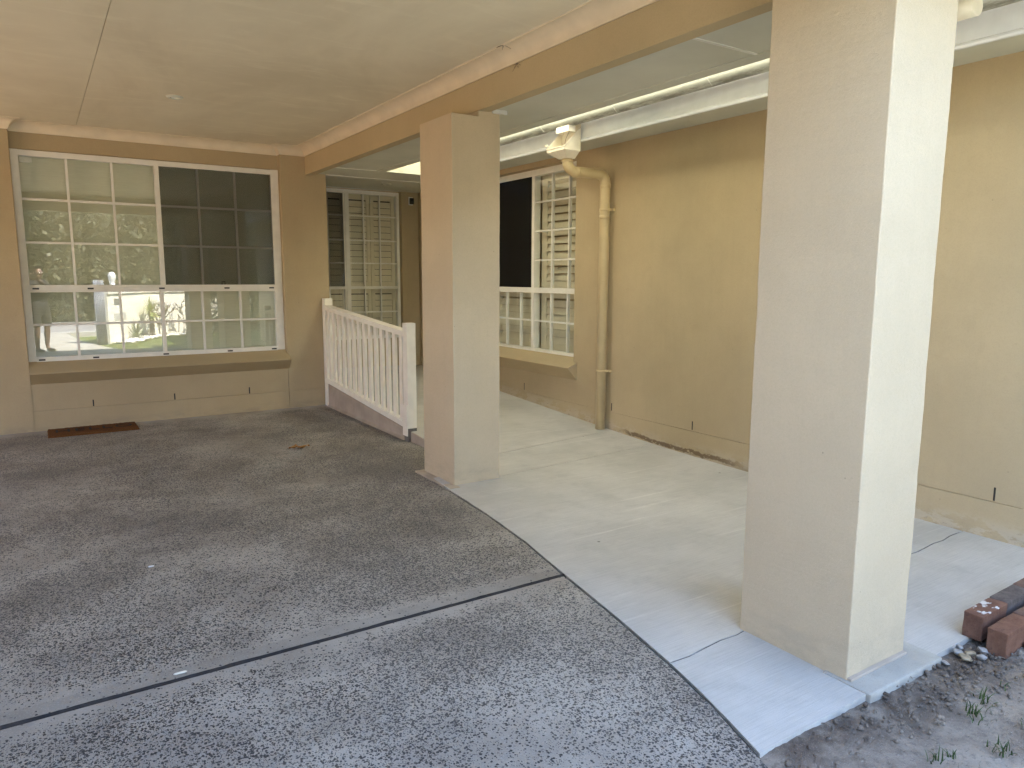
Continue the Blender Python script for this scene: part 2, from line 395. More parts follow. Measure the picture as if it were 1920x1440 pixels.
def ramp_z(x, y):
    k = min(1, max(0, (x-2.81)/1.755))
    zl = .076*(min(y, 8.5)-4.76); zr = .0575*(min(y, 8.9)-4.45)
    v = zl*(1-k)+zr*k
    return .5*(v+math.sqrt(v*v+.0016))-.006 if y > 3 else 0
def pavement():
    mb = MB(); XR = 4.60
    J = [lambda x: 1.34+.016*(x-1.82), lambda x: 1.893+.058*(x-2.003)+.006*math.sin(x*23), lambda x: 4.537+.073*(x-2.834),
         lambda x: 5.071+.115*(x-3.167), lambda x: 6.965, lambda x: 9.62]
    for k in range(5):
        rows = []; NR = 3 if k == 0 else 28; NC = 26
        for i in range(NR+1):
            v = i/NR; row = []
            for j in range(NC+1):
                u = j/NC
                ya = J[k](2.4)+(J[k+1](2.4)-J[k](2.4))*v; x = edge_x(ya)*(1-u)+XR*u
                y = J[k](x)+.004+(J[k+1](x)-J[k](x)-.008)*v
                x = edge_x(y)*(1-u)+XR*u
                if j == 0: x += .004*mnoise.noise(Vector((y*11, 2, 0)))
                row.append(mb.bm.verts.new((x, y, ramp_z(x, y)+.004)))
            rows.append(row)
        for a, b in zip(rows, rows[1:]):
            for j in range(NC): mb.bm.faces.new((a[j], a[j+1], b[j+1], b[j]))
        ring = rows[0]+[r[-1] for r in rows[1:]]+rows[-1][-2::-1]+[r[0] for r in rows[-2:0:-1]]
        low = [mb.bm.verts.new((v.co.x, v.co.y, (-.14 if k == 0 else min(v.co.z-.02, -.01) if v in rows[0] or v in rows[-1] else -.1))) for v in ring]
        n = len(ring)
        for i in range(n): mb.bm.faces.new((ring[i], ring[(i+1) % n], low[(i+1) % n], low[i]))
    return mb
tag(pavement().build('pavement', M_conc), kind='structure')
pj = MB()
for k, fy in enumerate((lambda x: 1.893+.058*(x-2.003)+.006*math.sin(x*23), lambda x: 4.537+.073*(x-2.834), lambda x: 5.071+.115*(x-3.167), lambda x: 6.965)):
    x0 = edge_x(fy(2.3 if k < 2 else 2.9))+.01; prev = None
    for i in range(121):
        x = x0+(4.562-x0)*i/120; y = fy(x); w_ = .0032+.002*mnoise.noise(Vector((x*13, k, 0)))
        a_, b_ = pj.bm.verts.new((x, y-w_, ramp_z(x, y)+.0015)), pj.bm.verts.new((x, y+w_, ramp_z(x, y)+.0015))
        if prev: pj.bm.faces.new((prev[0], prev[1], b_, a_))
        prev = (a_, b_)
prev = None
for i in range(200):
    y = 1.345+i*(4.47-1.345)/199; x = edge_x(y)-.004; w_ = max(.001, .0045+.006*mnoise.noise(Vector((y*7, 1, 0)))+.004*mnoise.noise(Vector((y*33, 1, 0))))
    a_, b_ = pj.bm.verts.new((x-w_, y, .0012)), pj.bm.verts.new((x+w_*.5, y, .0012))
    if prev: pj.bm.faces.new((prev[0], prev[1], b_, a_))
    prev = (a_, b_)
tag(pj.build('pavement_joint', plain('joint_dirt', (.085, .078, .068), .95, var=.4, scale=30)), kind='structure')
# rendered face of the raised slab under the balustrade, with the mortar fillet at its foot
cb = MB()
prof_n = 24
for i in range(prof_n):
    a, b = 5.0+(8.34-5.0)*i/prof_n, 5.0+(8.34-5.0)*(i+1)/prof_n
    za, zb = ramp_z(2.81, a)+.002, ramp_z(2.81, b)+.002
    P = lambda x, y, z: cb.bm.verts.new((x, y, z))
    f1 = [P(2.803, a, 0), P(2.803, b, 0), P(2.803, b, zb), P(2.803, a, za)]; cb.bm.faces.new(f1)
    f2 = [P(2.803, a, za), P(2.803, b, zb), P(2.815, b, zb), P(2.815, a, za)]; cb.bm.faces.new(f2)
cb.prism([(2.775, .0), (2.803, .0), (2.803, .022), (2.796, .012)], 6.1, 8.24, lambda t, p, q: (p, t, q))
tag(cb.build('slab_kerb', M_curb), kind='structure')

# garden soil in front of the slab
so = MB(); NX, NY = 330, 150; X0, X1, Y0, Y1 = 1.2, 5.2, -.25, 1.44; rows = []
for j in range(NY+1):
    y = Y0+(Y1-Y0)*j/NY; row = []
    for i in range(NX+1):
        x = X0+(X1-X0)*i/NX; v = Vector((x, y, 0))
        h = .022*mnoise.noise(v*2.2)+.012*mnoise.noise(v*8)
        e = max(0, 1-abs(y-1.30)/.16)
        h += e*(.012*mnoise.noise(v*17)+.012*mnoise.noise(v*33))+.005*mnoise.noise(v*40)+.003*mnoise.noise(v*85)
        h *= 1-.6*max(0, min(1, (y-1.27)/.05))
        lift = .016*max(0, 1-abs(x-1.9)/.35)*max(0, 1-abs(y-1.3)/.3)
        row.append(so.bm.verts.new((x, y, -.020+h+lift)))
    rows.append(row)
for a, b in zip(rows, rows[1:]):
    for i in range(NX): so.bm.faces.new((a[i], a[i+1], b[i+1], b[i])).smooth = True
tag(so.build('soil', M_soil), kind='structure')

# ------------------------------------------------------------------ carport
carport = thing('carport', (0, 4.5, 0), 'cream rendered open carport with white ceiling, cove cornice and square pillars', 'carport')
c = MB(); c.box(-3.5, .449, 1.46, 8.5, 2.93, 2.948); c.box(.4525, 2.66, 1.46, 8.5, 2.93, 2.948); c.box(-3.5, 2.66, 1.46, 8.5, 2.95, 2.96)
ceiling = c.build('ceiling', M_ceil, carport)
prof = [(0, -.094), (.006, -.094)]+[(.100-.090*math.cos(a), -.094+.086*math.sin(a)) for a in [R(9*i) for i in range(11)]]+[(.108, -.008), (.108, 0), (0, 0)]
def sweep(path, prof, ztop):
    mb = MB(); path = [Vector((x, y, 0)) for x, y in path]; rings = []
    for i, p in enumerate(path):
        d0 = (p-path[i-1]).normalized() if i else (path[1]-p).normalized()
        d1 = (path[i+1]-p).normalized() if i < len(path)-1 else d0
        n0 = Vector((d0.y, -d0.x, 0)); n1 = Vector((d1.y, -d1.x, 0))
        mt = (n0+n1).normalized(); mt /= max(.2, mt.dot(n0))
        rings.append([mb.bm.verts.new((p.x+mt.x*d, p.y+mt.y*d, ztop+z)) for d, z in prof])
    for a, b in zip(rings, rings[1:]):
        for k in range(len(prof)):
            mb.bm.faces.new((a[k], a[(k+1) % len(prof)], b[(k+1) % len(prof)], b[k]))
    return mb
sweep([(-3.39, 8.348), (-.1, 8.348), (-.1, 8.448), (2.372, 8.448), (2.372, 8.348), (2.648, 8.348), (2.648, 1.56)], prof, 2.93).build('cornice', M_corn, carport)
pl = MB()
def pline(p0, p1, nn):
    p0, p1 = Vector(p0), Vector(p1); L = (p1-p0).length; n_ = int(L/.03); prev = None
    for i in range(n_+1):
        p = p0.lerp(p1, i/n_); w_ = .012+.008*mnoise.noise(p*14)+(.006 if mnoise.noise(p*5) > .3 else 0)
        a_, b_ = pl.bm.verts.new(p-Vector(nn)*.004), pl.bm.verts.new(p+Vector(nn)*w_)
        if prev: pl.bm.faces.new((prev[0], prev[1], b_, a_))
        prev = (a_, b_)
pline((2.54, 8.24, 2.9285), (2.54, 1.6, 2.9285), (-1, 0, 0)); pline((0, 8.34, 2.9285), (2.265, 8.34, 2.9285), (0, -1, 0)); pline((-1.5, 8.24, 2.9285), (-.0, 8.24, 2.9285), (0, -1, 0)); pline((2.27, 8.24, 2.9285), (2.54, 8.24, 2.9285), (0, -1, 0))
pl.build('paint_line', plain('gap_filler', (.84, .76, .60), .6), carport)
for (cx_, cy_, cz_, lb) in ((2.545, 4.02, 2.925, 'dark cobweb tuft on the ceiling above the cornice'), (2.646, 4.02, 2.835, 'small cobweb under the cornice on the beam')):
    cw_ = MB(); rr = random.Random(int(cz_*1000))
    for k in range(9):
        p = Vector((cx_, cy_, cz_)); e_ = p+Vector((-.02*rr.random() if cz_ < 2.9 else rr.uniform(-.07, .05), rr.uniform(-.05, .05), rr.uniform(-.05, .0) if cz_ < 2.9 else rr.uniform(-.02, .0)))
        cw_.tube([p+Vector((0, rr.uniform(-.01, .01), 0)), p.lerp(e_, .5)+Vector((0, rr.uniform(-.01, .01), 0)), e_], .0012, 4)
    cw_.ball((cx_, cy_, cz_-.003), .004, 1, (1, 1.6, .6), jit=.5)
    tag(cw_.build('cobweb', plain('cobweb_grey', (.22, .18, .13), .9)), lb, 'cobweb')
b = MB(); b.box(2.65, 2.742, 1.46, 8.349, 2.638, 3.0, .004); b.box(-3.5, 2.65, 1.46, 1.552, 2.638, 2.93, .004)
b.build('beam', M_beam, carport)
sf = MB(); sf.box(2.738, 3.25, 1.02, 7.748, 2.662, 2.69); sf.box(3.25, 3.357, 1.02, 7.748, 2.656, 2.96, .002)
sf.box(-3.5, 2.738, 1.04, 1.458, 2.662, 2.69)
sf.box(2.738, 4.57, 7.752, 9.44, 2.662, 2.69)
sf.build('soffit', M_soff, carport)
for bx in ((2.885, 4.565, 8.335, 8.365, 2.654, 2.668, .003), (2.745, 3.30, 7.735, 7.765, 2.655, 2.666, .003), (2.745, 3.25, 2.655, 2.675, 2.657, 2.666, .002)):
    bt = MB(); bt.box(*bx); bt.build('cover_strip', M_batten, carport)
w = MB(); w.box(3.3, 4.12, 7.75, 7.80, 2.69, 3.02); w.build('end_panel', M_corn, carport)
r = MB(); r.box(-3.7, 3.45, 1.0, 8.7, 3.0, 3.10); r.box(-3.7, 3.36, 1.0, 1.04, 2.72, 3.0); r.box(3.37, 3.985, .3, 1.999, 3.065, 3.10)  # last box is an added cover that darkens the side wall near the front
r.build('roof', plain('roof_steel', (.35, .34, .32), .5), carport)
r = MB(); r.box(3.44, 3.99, 2.0, 7.78, 3.065, 3.069); tag(r.build('added_light_sheet', M_sheet, carport), 'added translucent sheet spreading sunlight into the gap')  # unseen sheet, added so sunlight glows onto the gutter below

def pillar(x0, x1, y0, y1, zt, label, zl=-.02):
    p = MB(); cs_ = []; bv = .005
    for cx_, cy_, a0 in ((x1-bv, y1-bv, 0), (x0+bv, y1-bv, 90), (x0+bv, y0+bv, 180), (x1-bv, y0+bv, 270)):
        cs_ += [(cx_+bv*math.cos(R(a0+q*30)), cy_+bv*math.sin(R(a0+q*30))) for q in range(4)]
    rg_ = []
    for i in range(131):
        z = zl+(2.6-zl)*i/130
        rg_.append([p.bm.verts.new((x+.0022*mnoise.noise(Vector((x*3, y*3, z*4)))+.0012*mnoise.noise(Vector((x*9, y*9, z*23))), y+.0022*mnoise.noise(Vector((x*3+9, y*3, z*4)))+.0012*mnoise.noise(Vector((x*9+9, y*9, z*23))), z)) for x, y in cs_])
    for a, b2 in zip(rg_, rg_[1:]):
        for k in range(16): p.bm.faces.new((a[k], a[(k+1) % 16], b2[(k+1) % 16], b2[k])).smooth = k % 4 != 3
    p.bm.faces.new(rg_[-1]); p.box(2.655, x1-.002, y0+.002, y1-.002, 2.59, 2.663)
    o = p.build('pillar', M_pillar, carport); o['label'] = label
    return o
near = pillar(2.443, 2.829, 1.442, 1.94, 2.66, 'tall square pillar standing on a rough footing beside the bare soil')
mid = pillar(2.44, 2.826, 4.504, 4.99, 2.6, 'square pillar beside the white balustrade')
q = MB(); q.box(2.760, 2.875, 4.485, 4.503, 2.632, 2.660, .003); q.box(2.827, 2.855, 4.48, 5.0, 2.640, 2.660, .003); q.build('bead', M_batten, mid)
f = MB(); f.box(2.425, 2.925, 1.334, 1.53, -.10, .010, .008)
bmesh.ops.subdivide_edges(f.bm, edges=f.bm.edges[:], cuts=4, use_grid_fill=True)
for v in f.bm.verts:
    v.co += Vector((mnoise.noise(v.co*14), mnoise.noise(v.co*15+Vector((3, 0, 0))), mnoise.noise(v.co*12)*.5))*.004
f.build('footing', M_footing, near)
f = MB(); f.box(2.445, 2.827, 1.424, 1.443, .005, .020, .004); f.build('mortar_joint', M_curb, near)
f = MB(); f.box(2.375, 2.46, 4.44, 5.03, -.05, .012, .008); f.build('footing', plain('footing_paint', (.44, .36, .27), .8, var=.2, scale=9, bump=.4), mid)
lp = MB(); lp.box(-3.5, -3.4, 1.46, 4.3, 0, 2.93, .005); lp.box(-3.5, -3.4, 4.3, 8.36, 2.25, 2.93, .005); lp.build('light_screen_panel', M_wall, carport)['label'] = 'unseen wall panel added to cut light from the side'  # unseen panel and header, added to limit light from the left

def downlight(x, y, z, label):
    t = thing('downlight', (x, y, z), label, 'ceiling light', 'recessed downlights')
    rg = MB()
    pr = [(.036, .0), (.036, -.012), (.05, -.014), (.062, -.006), (.064, 0)]
    seg = 24
    for k in range(seg):
        a, b2 = 2*math.pi*k/seg, 2*math.pi*(k+1)/seg
        for (r0, z0), (r1, z1) in zip(pr, pr[1:]):
            rg.poly([(x+r0*math.cos(a), y+r0*math.sin(a), z+z0), (x+r0*math.cos(b2), y+r0*math.sin(b2), z+z0), (x+r1*math.cos(b2), y+r1*math.sin(b2), z+z1), (x+r1*math.cos(a), y+r1*math.sin(a), z+z1)]).smooth = True
    rg.build('trim_ring', M_soff, t)
    d = MB(); d.poly([(x+.037*math.cos(2*math.pi*k/seg), y+.037*math.sin(2*math.pi*k/seg), z-.004) for k in range(seg)])
    d.build('diffuser', plain('lamp_diffuser', (.9, .88, .8), .3), t)
downlight(1.06, 6.60, 2.93, 'round white downlight set in the carport ceiling')
downlight(3.80, 8.74, 2.662, 'small round downlight set in the porch soffit')

# ------------------------------------------------------------------ house
house = thing('house', (2, 8.6, 0), 'cream rendered house with white grid windows along two sides of the carport', 'house')
wl = MB()
wl.box(-3.5, -.1015, 8.35, 8.75, -.1, 2.95)
wl.box(2.3735, 2.888, 8.35, 8.75, .2025, 2.95); wl.box(2.3735, 2.888, 8.35, 8.75, -.1, .1985); wl.box(2.376, 2.885, 8.358, 8.7, .19, .21)
wl.box(-.1015, 2.3735, 8.45, 8.75, 2.682, 2.95)
wl.box(-.0985, 2.3705, 8.353, 8.75, .2025, .60); wl.box(-.0985, 2.3705, 8.353, 8.75, -.1, .1985); wl.box(-.11, 2.38, 8.362, 8.7, -.1, .62)
wl.box(-.1, 2.372, 8.5, 8.75, .6, .68)
wall = wl.build('wall', M_wall, house)
def weep(parent, pts, f):
    for a, z0, z1 in pts:
        s = MB(); f(s, a, z0, z1); s.build('weep_hole', M_black, parent)  # proud black box stands for the shade inside the open slot
weep(wall, [(.41, .206, .272), (1.163, .206, .272), (1.932, .206, .278)], lambda s, a, z0, z1: s.box(a-.006, a+.006, 8.3515, 8.36, z0, z1))

X = 4.565
ws = MB()
def span(y0, y1, z0, z1): ws.box(X, X+.3, y0, y1, z0, z1)
span(-1.4, 5.855, .2265, 2.95); span(7.66, 9.8, .2265, 2.95); span(5.855, 7.66, .2265, .60); span(5.855, 7.66, 2.665, 2.95)
ws.box(X, X+.3, -1.4, 9.8, -.15, .2225); ws.box(X+.006, X+.28, -1.35, 9.75, .21, .24)
ws.box(X+.1, X+.3, 5.855, 7.66, .6, .68)
wall2 = ws.build('wall', M_side, house)
weep(wall2, [(6.75, .245, .324), (5.249, .24, .312), (4.216, .235, .308), (1.888, .232, .311), (.9, .232, .311)], lambda s, a, z0, z1: s.box(X-.0015, X+.01, a-.005, a+.005, z0, z1))
wp = MB(); wp.box(4.31, 4.564, 9.42, 9.8, -.1, 2.75); wp.box(2.889, 4.31, 9.5, 9.8, -.1, .66); wp.box(2.7, 2.889, 8.75, 9.8, -.1, 2.75); wp.box(2.889, 4.31, 9.52, 9.8, 2.652, 2.75)
wp.build('wall', M_wall, house)

def fT_back(Y): return lambda u, w_, z: (u, Y-w_, z)       # w_: towards the viewer
def fT_side(XX): return lambda u, w_, z: (XX-w_, u, z)
def tbox(mb, T, u0, u1, w0, w1, z0, z1, bev=0):
    a, b_ = T(u0, w0, z0), T(u1, w1, z1)
    mb.box(min(a[0], b_[0]), max(a[0], b_[0]), min(a[1], b_[1]), max(a[1], b_[1]), z0, z1, bev)

def window(name_label, T, loc, frame, bars, panes, fly, frame_mat=M_white):
    wroot = bpy.data.objects.new('window', None); COL.objects.link(wroot); wroot.parent = house
    wroot.matrix_parent_inverse = Matrix.Translation(-Vector(house.location)); wroot.location = loc; wroot['label'] = name_label
    fr = MB()
    for a in frame: tbox(fr, T, *a)
    fr.build('frame', frame_mat, wroot)
    br = MB()
    for a in bars: tbox(br, T, *a)
    br.build('glazing_bars', frame_mat, wroot)
    for (u0, u1, z0, z1) in panes:
        p = MB(); p.poly([T(u0, -.03, z0), T(u1, -.03, z0), T(u1, -.03, z1), T(u0, -.03, z1)]); p.build('pane', M_glass, wroot)
    for (u0, u1, z0, z1, w_, mat) in fly:
        p = MB(); p.poly([T(u0, w_, z0), T(u1, w_, z0), T(u1, w_, z1), T(u0, w_, z1)]); p.build('flyscreen', mat, wroot)
    return wroot

# rear window ------------------------------------------------------------
T = fT_back(8.43)
D0, D1 = -.07, 0
frame = [(-.10, -.036, D0, D1, .676, 2.678, .003), (2.286, 2.370, D0, D1, .676, 2.678, .003),
         (-.0365, 2.2865, D0, -.002, 2.622, 2.676, .002), (-.0365, 2.2865, D0, .006, .672, .703, .002), (-.0365, 2.2865, D0, -.006, .702, .716, .001),
         (-.0365, 2.2865, D0, .004, 1.362, 1.398, .002), (-.0365, 2.2865, D0, -.004, 1.345, 1.363, .001), (-.0365, 2.2865, D0, -.004, 1.397, 1.416, .001),
         (1.113, 1.158, D0, -.003, 1.415, 2.623, .002), (1.096, 1.132, D0, -.005, .715, 1.346, .002)]
bars = []
for u in (.345, .732, 1.528, 1.904): bars.append((u-.011, u+.011, -.045, -.014, 1.415, 2.623))
for u in (.328, .727, 1.512, 1.906): bars.append((u-.011, u+.011, -.045, -.014, .715, 1.346))
for z in (2.226, 1.82): bars.append((-.036, 1.113, -.044, -.016, z-.011, z+.011)); bars.append((1.158, 2.286, -.044, -.016, z-.011, z+.011))
bars.append((-.036, 1.097, -.044, -.016, 1.019, 1.041)); bars.append((1.131, 2.286, -.044, -.016, 1.019, 1.041))
win1 = window('large white grid window with roller blinds in the rear wall', T, (1.13, 8.43, .68), frame, bars,
              [(-.036, 1.113, 1.415, 2.623), (1.158, 2.286, 1.415, 2.623), (-.036, 1.097, .715, 1.346), (1.131, 2.286, .715, 1.346)],
              [(1.159, 2.285, 1.416, 2.621, -.008, M_fly)])
for z, dz in ((1.38, .0075), (.690, .0075)):
    for u in (.01, .47, 1.117, 1.765, 2.245):
        s = MB(); s.box(u-.027, u+.027, 8.4225 if z < 1 else 8.4245, 8.44, z-dz, z+dz); s.build('drain_slot', M_black, win1)  # black boxes stand for the shade in the drain openings
bl = MB(); bl.box(-.095, 2.365, 8.545, 8.547, .69, 2.675); bl.tube([(-.09, 8.575, 2.65), (2.36, 8.575, 2.65)], .03, 14)
bl.box(-.095, 2.365, 8.535, 8.553, .70, .725)
bl.build('roller_blind', M_blind, win1)
s = MB(); s.box(-.03, .07, 8.49, 8.53, 2.572, 2.615, .003); s.build('blind_bracket', M_white, win1)
s = MB(); s.box(1.715, 1.72, 8.430, 8.436, 1.415, 1.45); s.box(1.745, 1.75, 8.430, 8.436, 1.415, 1.45); s.box(1.715, 1.75, 8.430, 8.436, 1.446, 1.452); s.build('screen_latch', M_black, win1)
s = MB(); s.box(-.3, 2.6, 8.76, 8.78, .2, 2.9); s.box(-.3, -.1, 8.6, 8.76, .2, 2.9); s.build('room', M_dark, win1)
sl = MB(); sl.prism([(8.46, .677), (8.43, .674), (8.252, .577), (8.2495, .57), (8.356, .458), (8.46, .458)], -.1, 2.385, lambda t, p, q: (t, p, q))
sl.build('sill', paint('sill_paint', (.43, .335, .195), bump=.2), house)

# porch window -------------------------------------------------------------
T = fT_back(9.5)
def ubars(us, zs, u0, u1, z0, z1):
    return [(u-.009, u+.009, -.045, -.012, z0, z1) for u in us]+[(u0, u1, -.043, -.014, z-.009, z+.009) for z in zs]
frame = [(2.80, 4.31, -.08, 0, 2.605, 2.652, .002), (2.80, 4.31, -.08, 0, 1.342, 1.378, .002), (2.80, 4.31, -.08, 0, .66, .70, .002),
         (3.532, 3.566, -.08, .004, .70, 2.605, .002), (4.27, 4.312, -.08, .004, .66, 2.652, .002), (3.568, 3.59, -.06, -.005, .70, 2.605, 0), (3.508, 3.53, -.06, -.005, .70, 2.605, 0)]
bars = ubars((3.797, 4.03), (2.319, 1.994, 1.69), 3.566, 4.27, 1.378, 2.605)+ubars((3.797, 4.03), (1.028,), 3.566, 4.27, .70, 1.342) \
    + ubars((3.08, 3.30), (2.319, 1.994, 1.69), 2.83, 3.53, 1.378, 2.605)+ubars((3.08, 3.30), (1.028,), 2.83, 3.53, .70, 1.342)
win2 = window('white grid window with closed shutters at the end of the porch', T, (3.6, 9.5, .68), frame, bars,
              [(3.566, 4.27, 1.378, 2.605), (3.566, 4.27, .70, 1.342), (2.83, 3.53, 1.378, 2.605), (2.83, 3.53, .70, 1.342)],
              [(2.83, 3.52, 1.379, 2.604, -.006, M_fly)])
def shutter(parent, T, u0, u1, z0, z1, wd, pitch_, tilt, stile=.05, k=.47):
    mb = MB()
    tbox(mb, T, u0, u0+stile, wd-.028, wd, z0, z1, .002); tbox(mb, T, u1-stile, u1, wd-.028, wd, z0, z1, .002)
    tbox(mb, T, u0+stile, u1-stile, wd-.027, wd-.001, z0, z0+.08); tbox(mb, T, u0+stile, u1-stile, wd-.027, wd-.001, z1-.08, z1)
    n = int((z1-z0-.16)/pitch_); zz = z0+.08+pitch_/2
    hw = pitch_*k
    for i in range(n):
        dz, dw_ = hw*math.cos(tilt), hw*math.sin(tilt)
        mb.prism([(wd-.014-dw_, zz+dz), (wd-.014-dw_+.008, zz+dz), (wd-.014+dw_+.008, zz-dz), (wd-.014+dw_, zz-dz)], u0+stile+.003, u1-stile-.003, lambda t, p, q: T(t, p, q))
        zz += pitch_
    return mb.build('shutter', M_shutter, parent)
for u0, u1 in ((2.84, 3.19), (3.195, 3.55), (3.56, 3.915), (3.92, 4.275)):
    shutter(win2, T, u0, u1, 1.365, 2.62, -.085, .083, R(8)); shutter(win2, T, u0, u1, .69, 1.36, -.085, .083, R(8))
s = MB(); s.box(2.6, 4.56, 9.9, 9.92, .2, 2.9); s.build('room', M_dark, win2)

# side window --------------------------------------------------------------
T = fT_side(4.665)
frame = [(5.84, 7.67, -.08, 0, 2.60, 2.668, .002), (5.84, 7.67, -.08, .004, 1.337, 1.394, .002), (5.84, 7.67, -.08, .006, .672, .716, .002),
         (6.717, 6.767, -.08, .003, .716, 2.60, .002), (7.60, 7.67, -.08, .003, .672, 2.668, .002), (5.84, 5.87, -.08, .003, .672, 2.668, .002)]
bars = ubars((6.412, 6.114), (2.319, 2.008, 1.694), 5.87, 6.717, 1.394, 2.60)+ubars((6.42, 6.125), (1.027,), 5.87, 6.717, .716, 1.337) \
    + ubars((7.305, 7.01), (1.027,), 6.767, 7.60, .716, 1.337)+ubars((7.305, 7.01), (2.319, 2.008, 1.694), 6.767, 7.60, 1.394, 2.60)
win3 = window('white grid window with half open shutters and one black screened pane beside the downpipe', T, (4.665, 6.7, .68), frame, bars,
              [(5.87, 6.717, 1.394, 2.60), (5.87, 6.717, .716, 1.337), (6.767, 7.60, .716, 1.337)],
              [(6.768, 7.599, 1.395, 2.599, -.004, M_flydark)])
for u0, u1 in ((5.80, 6.715),):
    shutter(win3, T, u0, u1, 1.385, 2.62, -.10, .080, R(24), k=.47, stile=.10); shutter(win3, T, u0, u1, .70, 1.36, -.10, .08, R(10), stile=.10)
for u0, u1 in ((6.77, 7.62),): shutter(win3, T, u0, u1, .70, 1.36, -.10, .08, R(10))
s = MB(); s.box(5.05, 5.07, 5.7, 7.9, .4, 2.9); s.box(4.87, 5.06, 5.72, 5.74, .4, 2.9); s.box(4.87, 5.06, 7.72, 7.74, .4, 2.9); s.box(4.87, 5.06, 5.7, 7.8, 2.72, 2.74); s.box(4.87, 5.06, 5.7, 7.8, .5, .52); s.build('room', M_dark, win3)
sl = MB(); sl.prism([(4.70, .690), (4.665, .688), (4.447, .604), (4.442, .597), (4.561, .468), (4.70, .468)], 5.79, 7.72, lambda t, p, q: (p, t, q))
sl.build('sill', M_wall, house)

# eave, fascia, half-round gutter, roofs
e = MB(); e.box(4.12, 4.566, -1.9, 7.75, 2.72, 2.735); e.build('eave', M_soff, house)
e = MB()
e.prism([(4.115, 2.688), (4.128, 2.688), (4.128, 2.95), (4.118, 2.95), (4.118, 2.712), (4.106, 2.704), (4.100, 2.694), (4.104, 2.682), (4.115, 2.679)], -1.9, 7.749, lambda t, p, q: (p, t, q))
e.build('fascia', M_fascia, house)
g = MB(); gx, gz, gr = 3.985, 2.868, .070
def arc(r_, a0, a1, n): return [(gx+r_*math.cos(R(a0+(a1-a0)*i/n)), gz+r_*math.sin(R(a0+(a1-a0)*i/n))) for i in range(n+1)]
profg = arc(gr, 172, 368, 22)+arc(gr-.003, 368, 172, 22)
nA = len(profg)
ysg = [-1.9, 2.0, 3.5, 5.0, 6.5, 7.745]
rg = [[g.bm.verts.new((p, y, q)) for p, q in profg] for y in ysg]
for a, b2 in zip(rg, rg[1:]):
    for k in range(nA):
        g.bm.faces.new((a[k], a[(k+1) % nA], b2[(k+1) % nA], b2[k])).smooth = k < 22
g.bm.faces.new(rg[0][::-1]); g.bm.faces.new(rg[-1])
g.tube([(gx-gr-.002, -1.9, gz+.012), (gx-gr-.002, 7.745, gz+.012)], .007, 10)
gut = g.build('gutter', M_gutter, house)
for y in (6.6, 5.58, 4.6, 3.63, 2.7, 1.0):
    s = MB(); s.tube([(gx+(gr+.004)*math.cos(R(a)), y-.03*math.sin(R((a-175)*1.6)), gz+(gr+.004)*math.sin(R(a))) for a in range(182, 262, 8)], .0028, 6); s.build('strap', M_batten, gut)
rf = MB(); rf.prism([(3.93, 2.985), (9.5, 5.2), (9.5, 5.35), (3.93, 3.058)], -2.0, 10.5, lambda t, p, q: (p, t, q))
rf.prism([(8.7, 3.12), (14, 5.2), (14, 5.35), (8.7, 3.25)], -3.6, 9.4, lambda t, p, q: (t, p, q))
rf.build('roof', plain('roof_tile', (.28, .17, .13), .7, var=.2, scale=5), house)
bk = MB(); bk.box(4.9, 9.3, -1.35, 10.4, -.1, 2.95); bk.box(-3.5, 4.4, 9.95, 13.5, -.1, 3.2)
bk.build('wall', M_wall, house)

# ------------------------------------------------------------------ downpipe with rainwater head
dp = thing('downpipe', (4.50, 5.33, ramp_z(4.5, 5.33)), 'cream downpipe running from an open rainwater head to the ramp beside the shuttered window', 'downpipe')
def arcp(c0, r_, u, v, n=7):
    return [Vector(c0)+r_*(math.cos(i/n*math.pi/2)*Vector(u)+math.sin(i/n*math.pi/2)*Vector(v)) for i in range(n+1)]
zb = ramp_z(4.5, 5.33)+.004; PR = .0475
pp = [(4.052, 5.33, 2.545)]+arcp((4.052+.085, 5.33, 2.468+.06), .085, (-1, 0, 0), (0, 0, -1))
pp += arcp((4.495-.075, 5.33, 2.443-.075), .075, (0, 0, 1), (1, 0, 0))
pp += [(4.495, 5.33, zb)]
pm = MB(); pm.tube(pp, PR, 24)
for z in (2.36, 2.08): pm.tube([(4.495, 5.33, z), (4.495, 5.33, z-.035)], PR+.003, 24)
pm.tube([(4.145, 5.33, 2.443), (4.165, 5.33, 2.443)], PR+.003, 24); pm.tube([(4.052, 5.33, 2.535), (4.052, 5.33, 2.515)], PR+.004, 24)
pm.build('pipe', M_pipe, dp)
for z in (2.128, .622):
    s = MB(); s.tube([(4.495, 5.33, z+.011), (4.495, 5.33, z-.011)], PR+.0035, 24); s.box(4.50, 4.566, 5.278, 5.284, z-.011, z+.011); s.box(4.535, 4.566, 5.262, 5.284, z-.011, z+.011)
    s.build('bracket', M_pipe, dp)
rh = MB()
y0, y1, xa, xb = 5.21, 5.475, 3.93, 4.098
t_ = .005
for ya in (y0, y1-t_):          # cheeks
    rh.prism([(xa, 2.604), (xb, 2.604), (xb, 2.80), (xa, 2.630)], ya, ya+t_, lambda t, p, q: (p, t, q))
rh.box(xa, xa+t_, y0+t_, y1-t_, 2.604, 2.630); rh.box(xb-t_, xb, y0+t_, y1-t_, 2.604, 2.835)
rh.box(xb-.006, xb+.002, y0-.004, y0+.01, 2.604, 2.86)
top = [(xa, y0, 2.604), (xb, y0, 2.604), (xb, y1, 2.604), (xa, y1, 2.604)]; low = [(3.995, 5.27, 2.545), (4.09, 5.27, 2.545), (4.09, 5.385, 2.545), (3.995, 5.385, 2.545)]
for i in range(4): rh.poly([top[i], top[(i+1) % 4], low[(i+1) % 4], low[i]])
rh.poly(low)
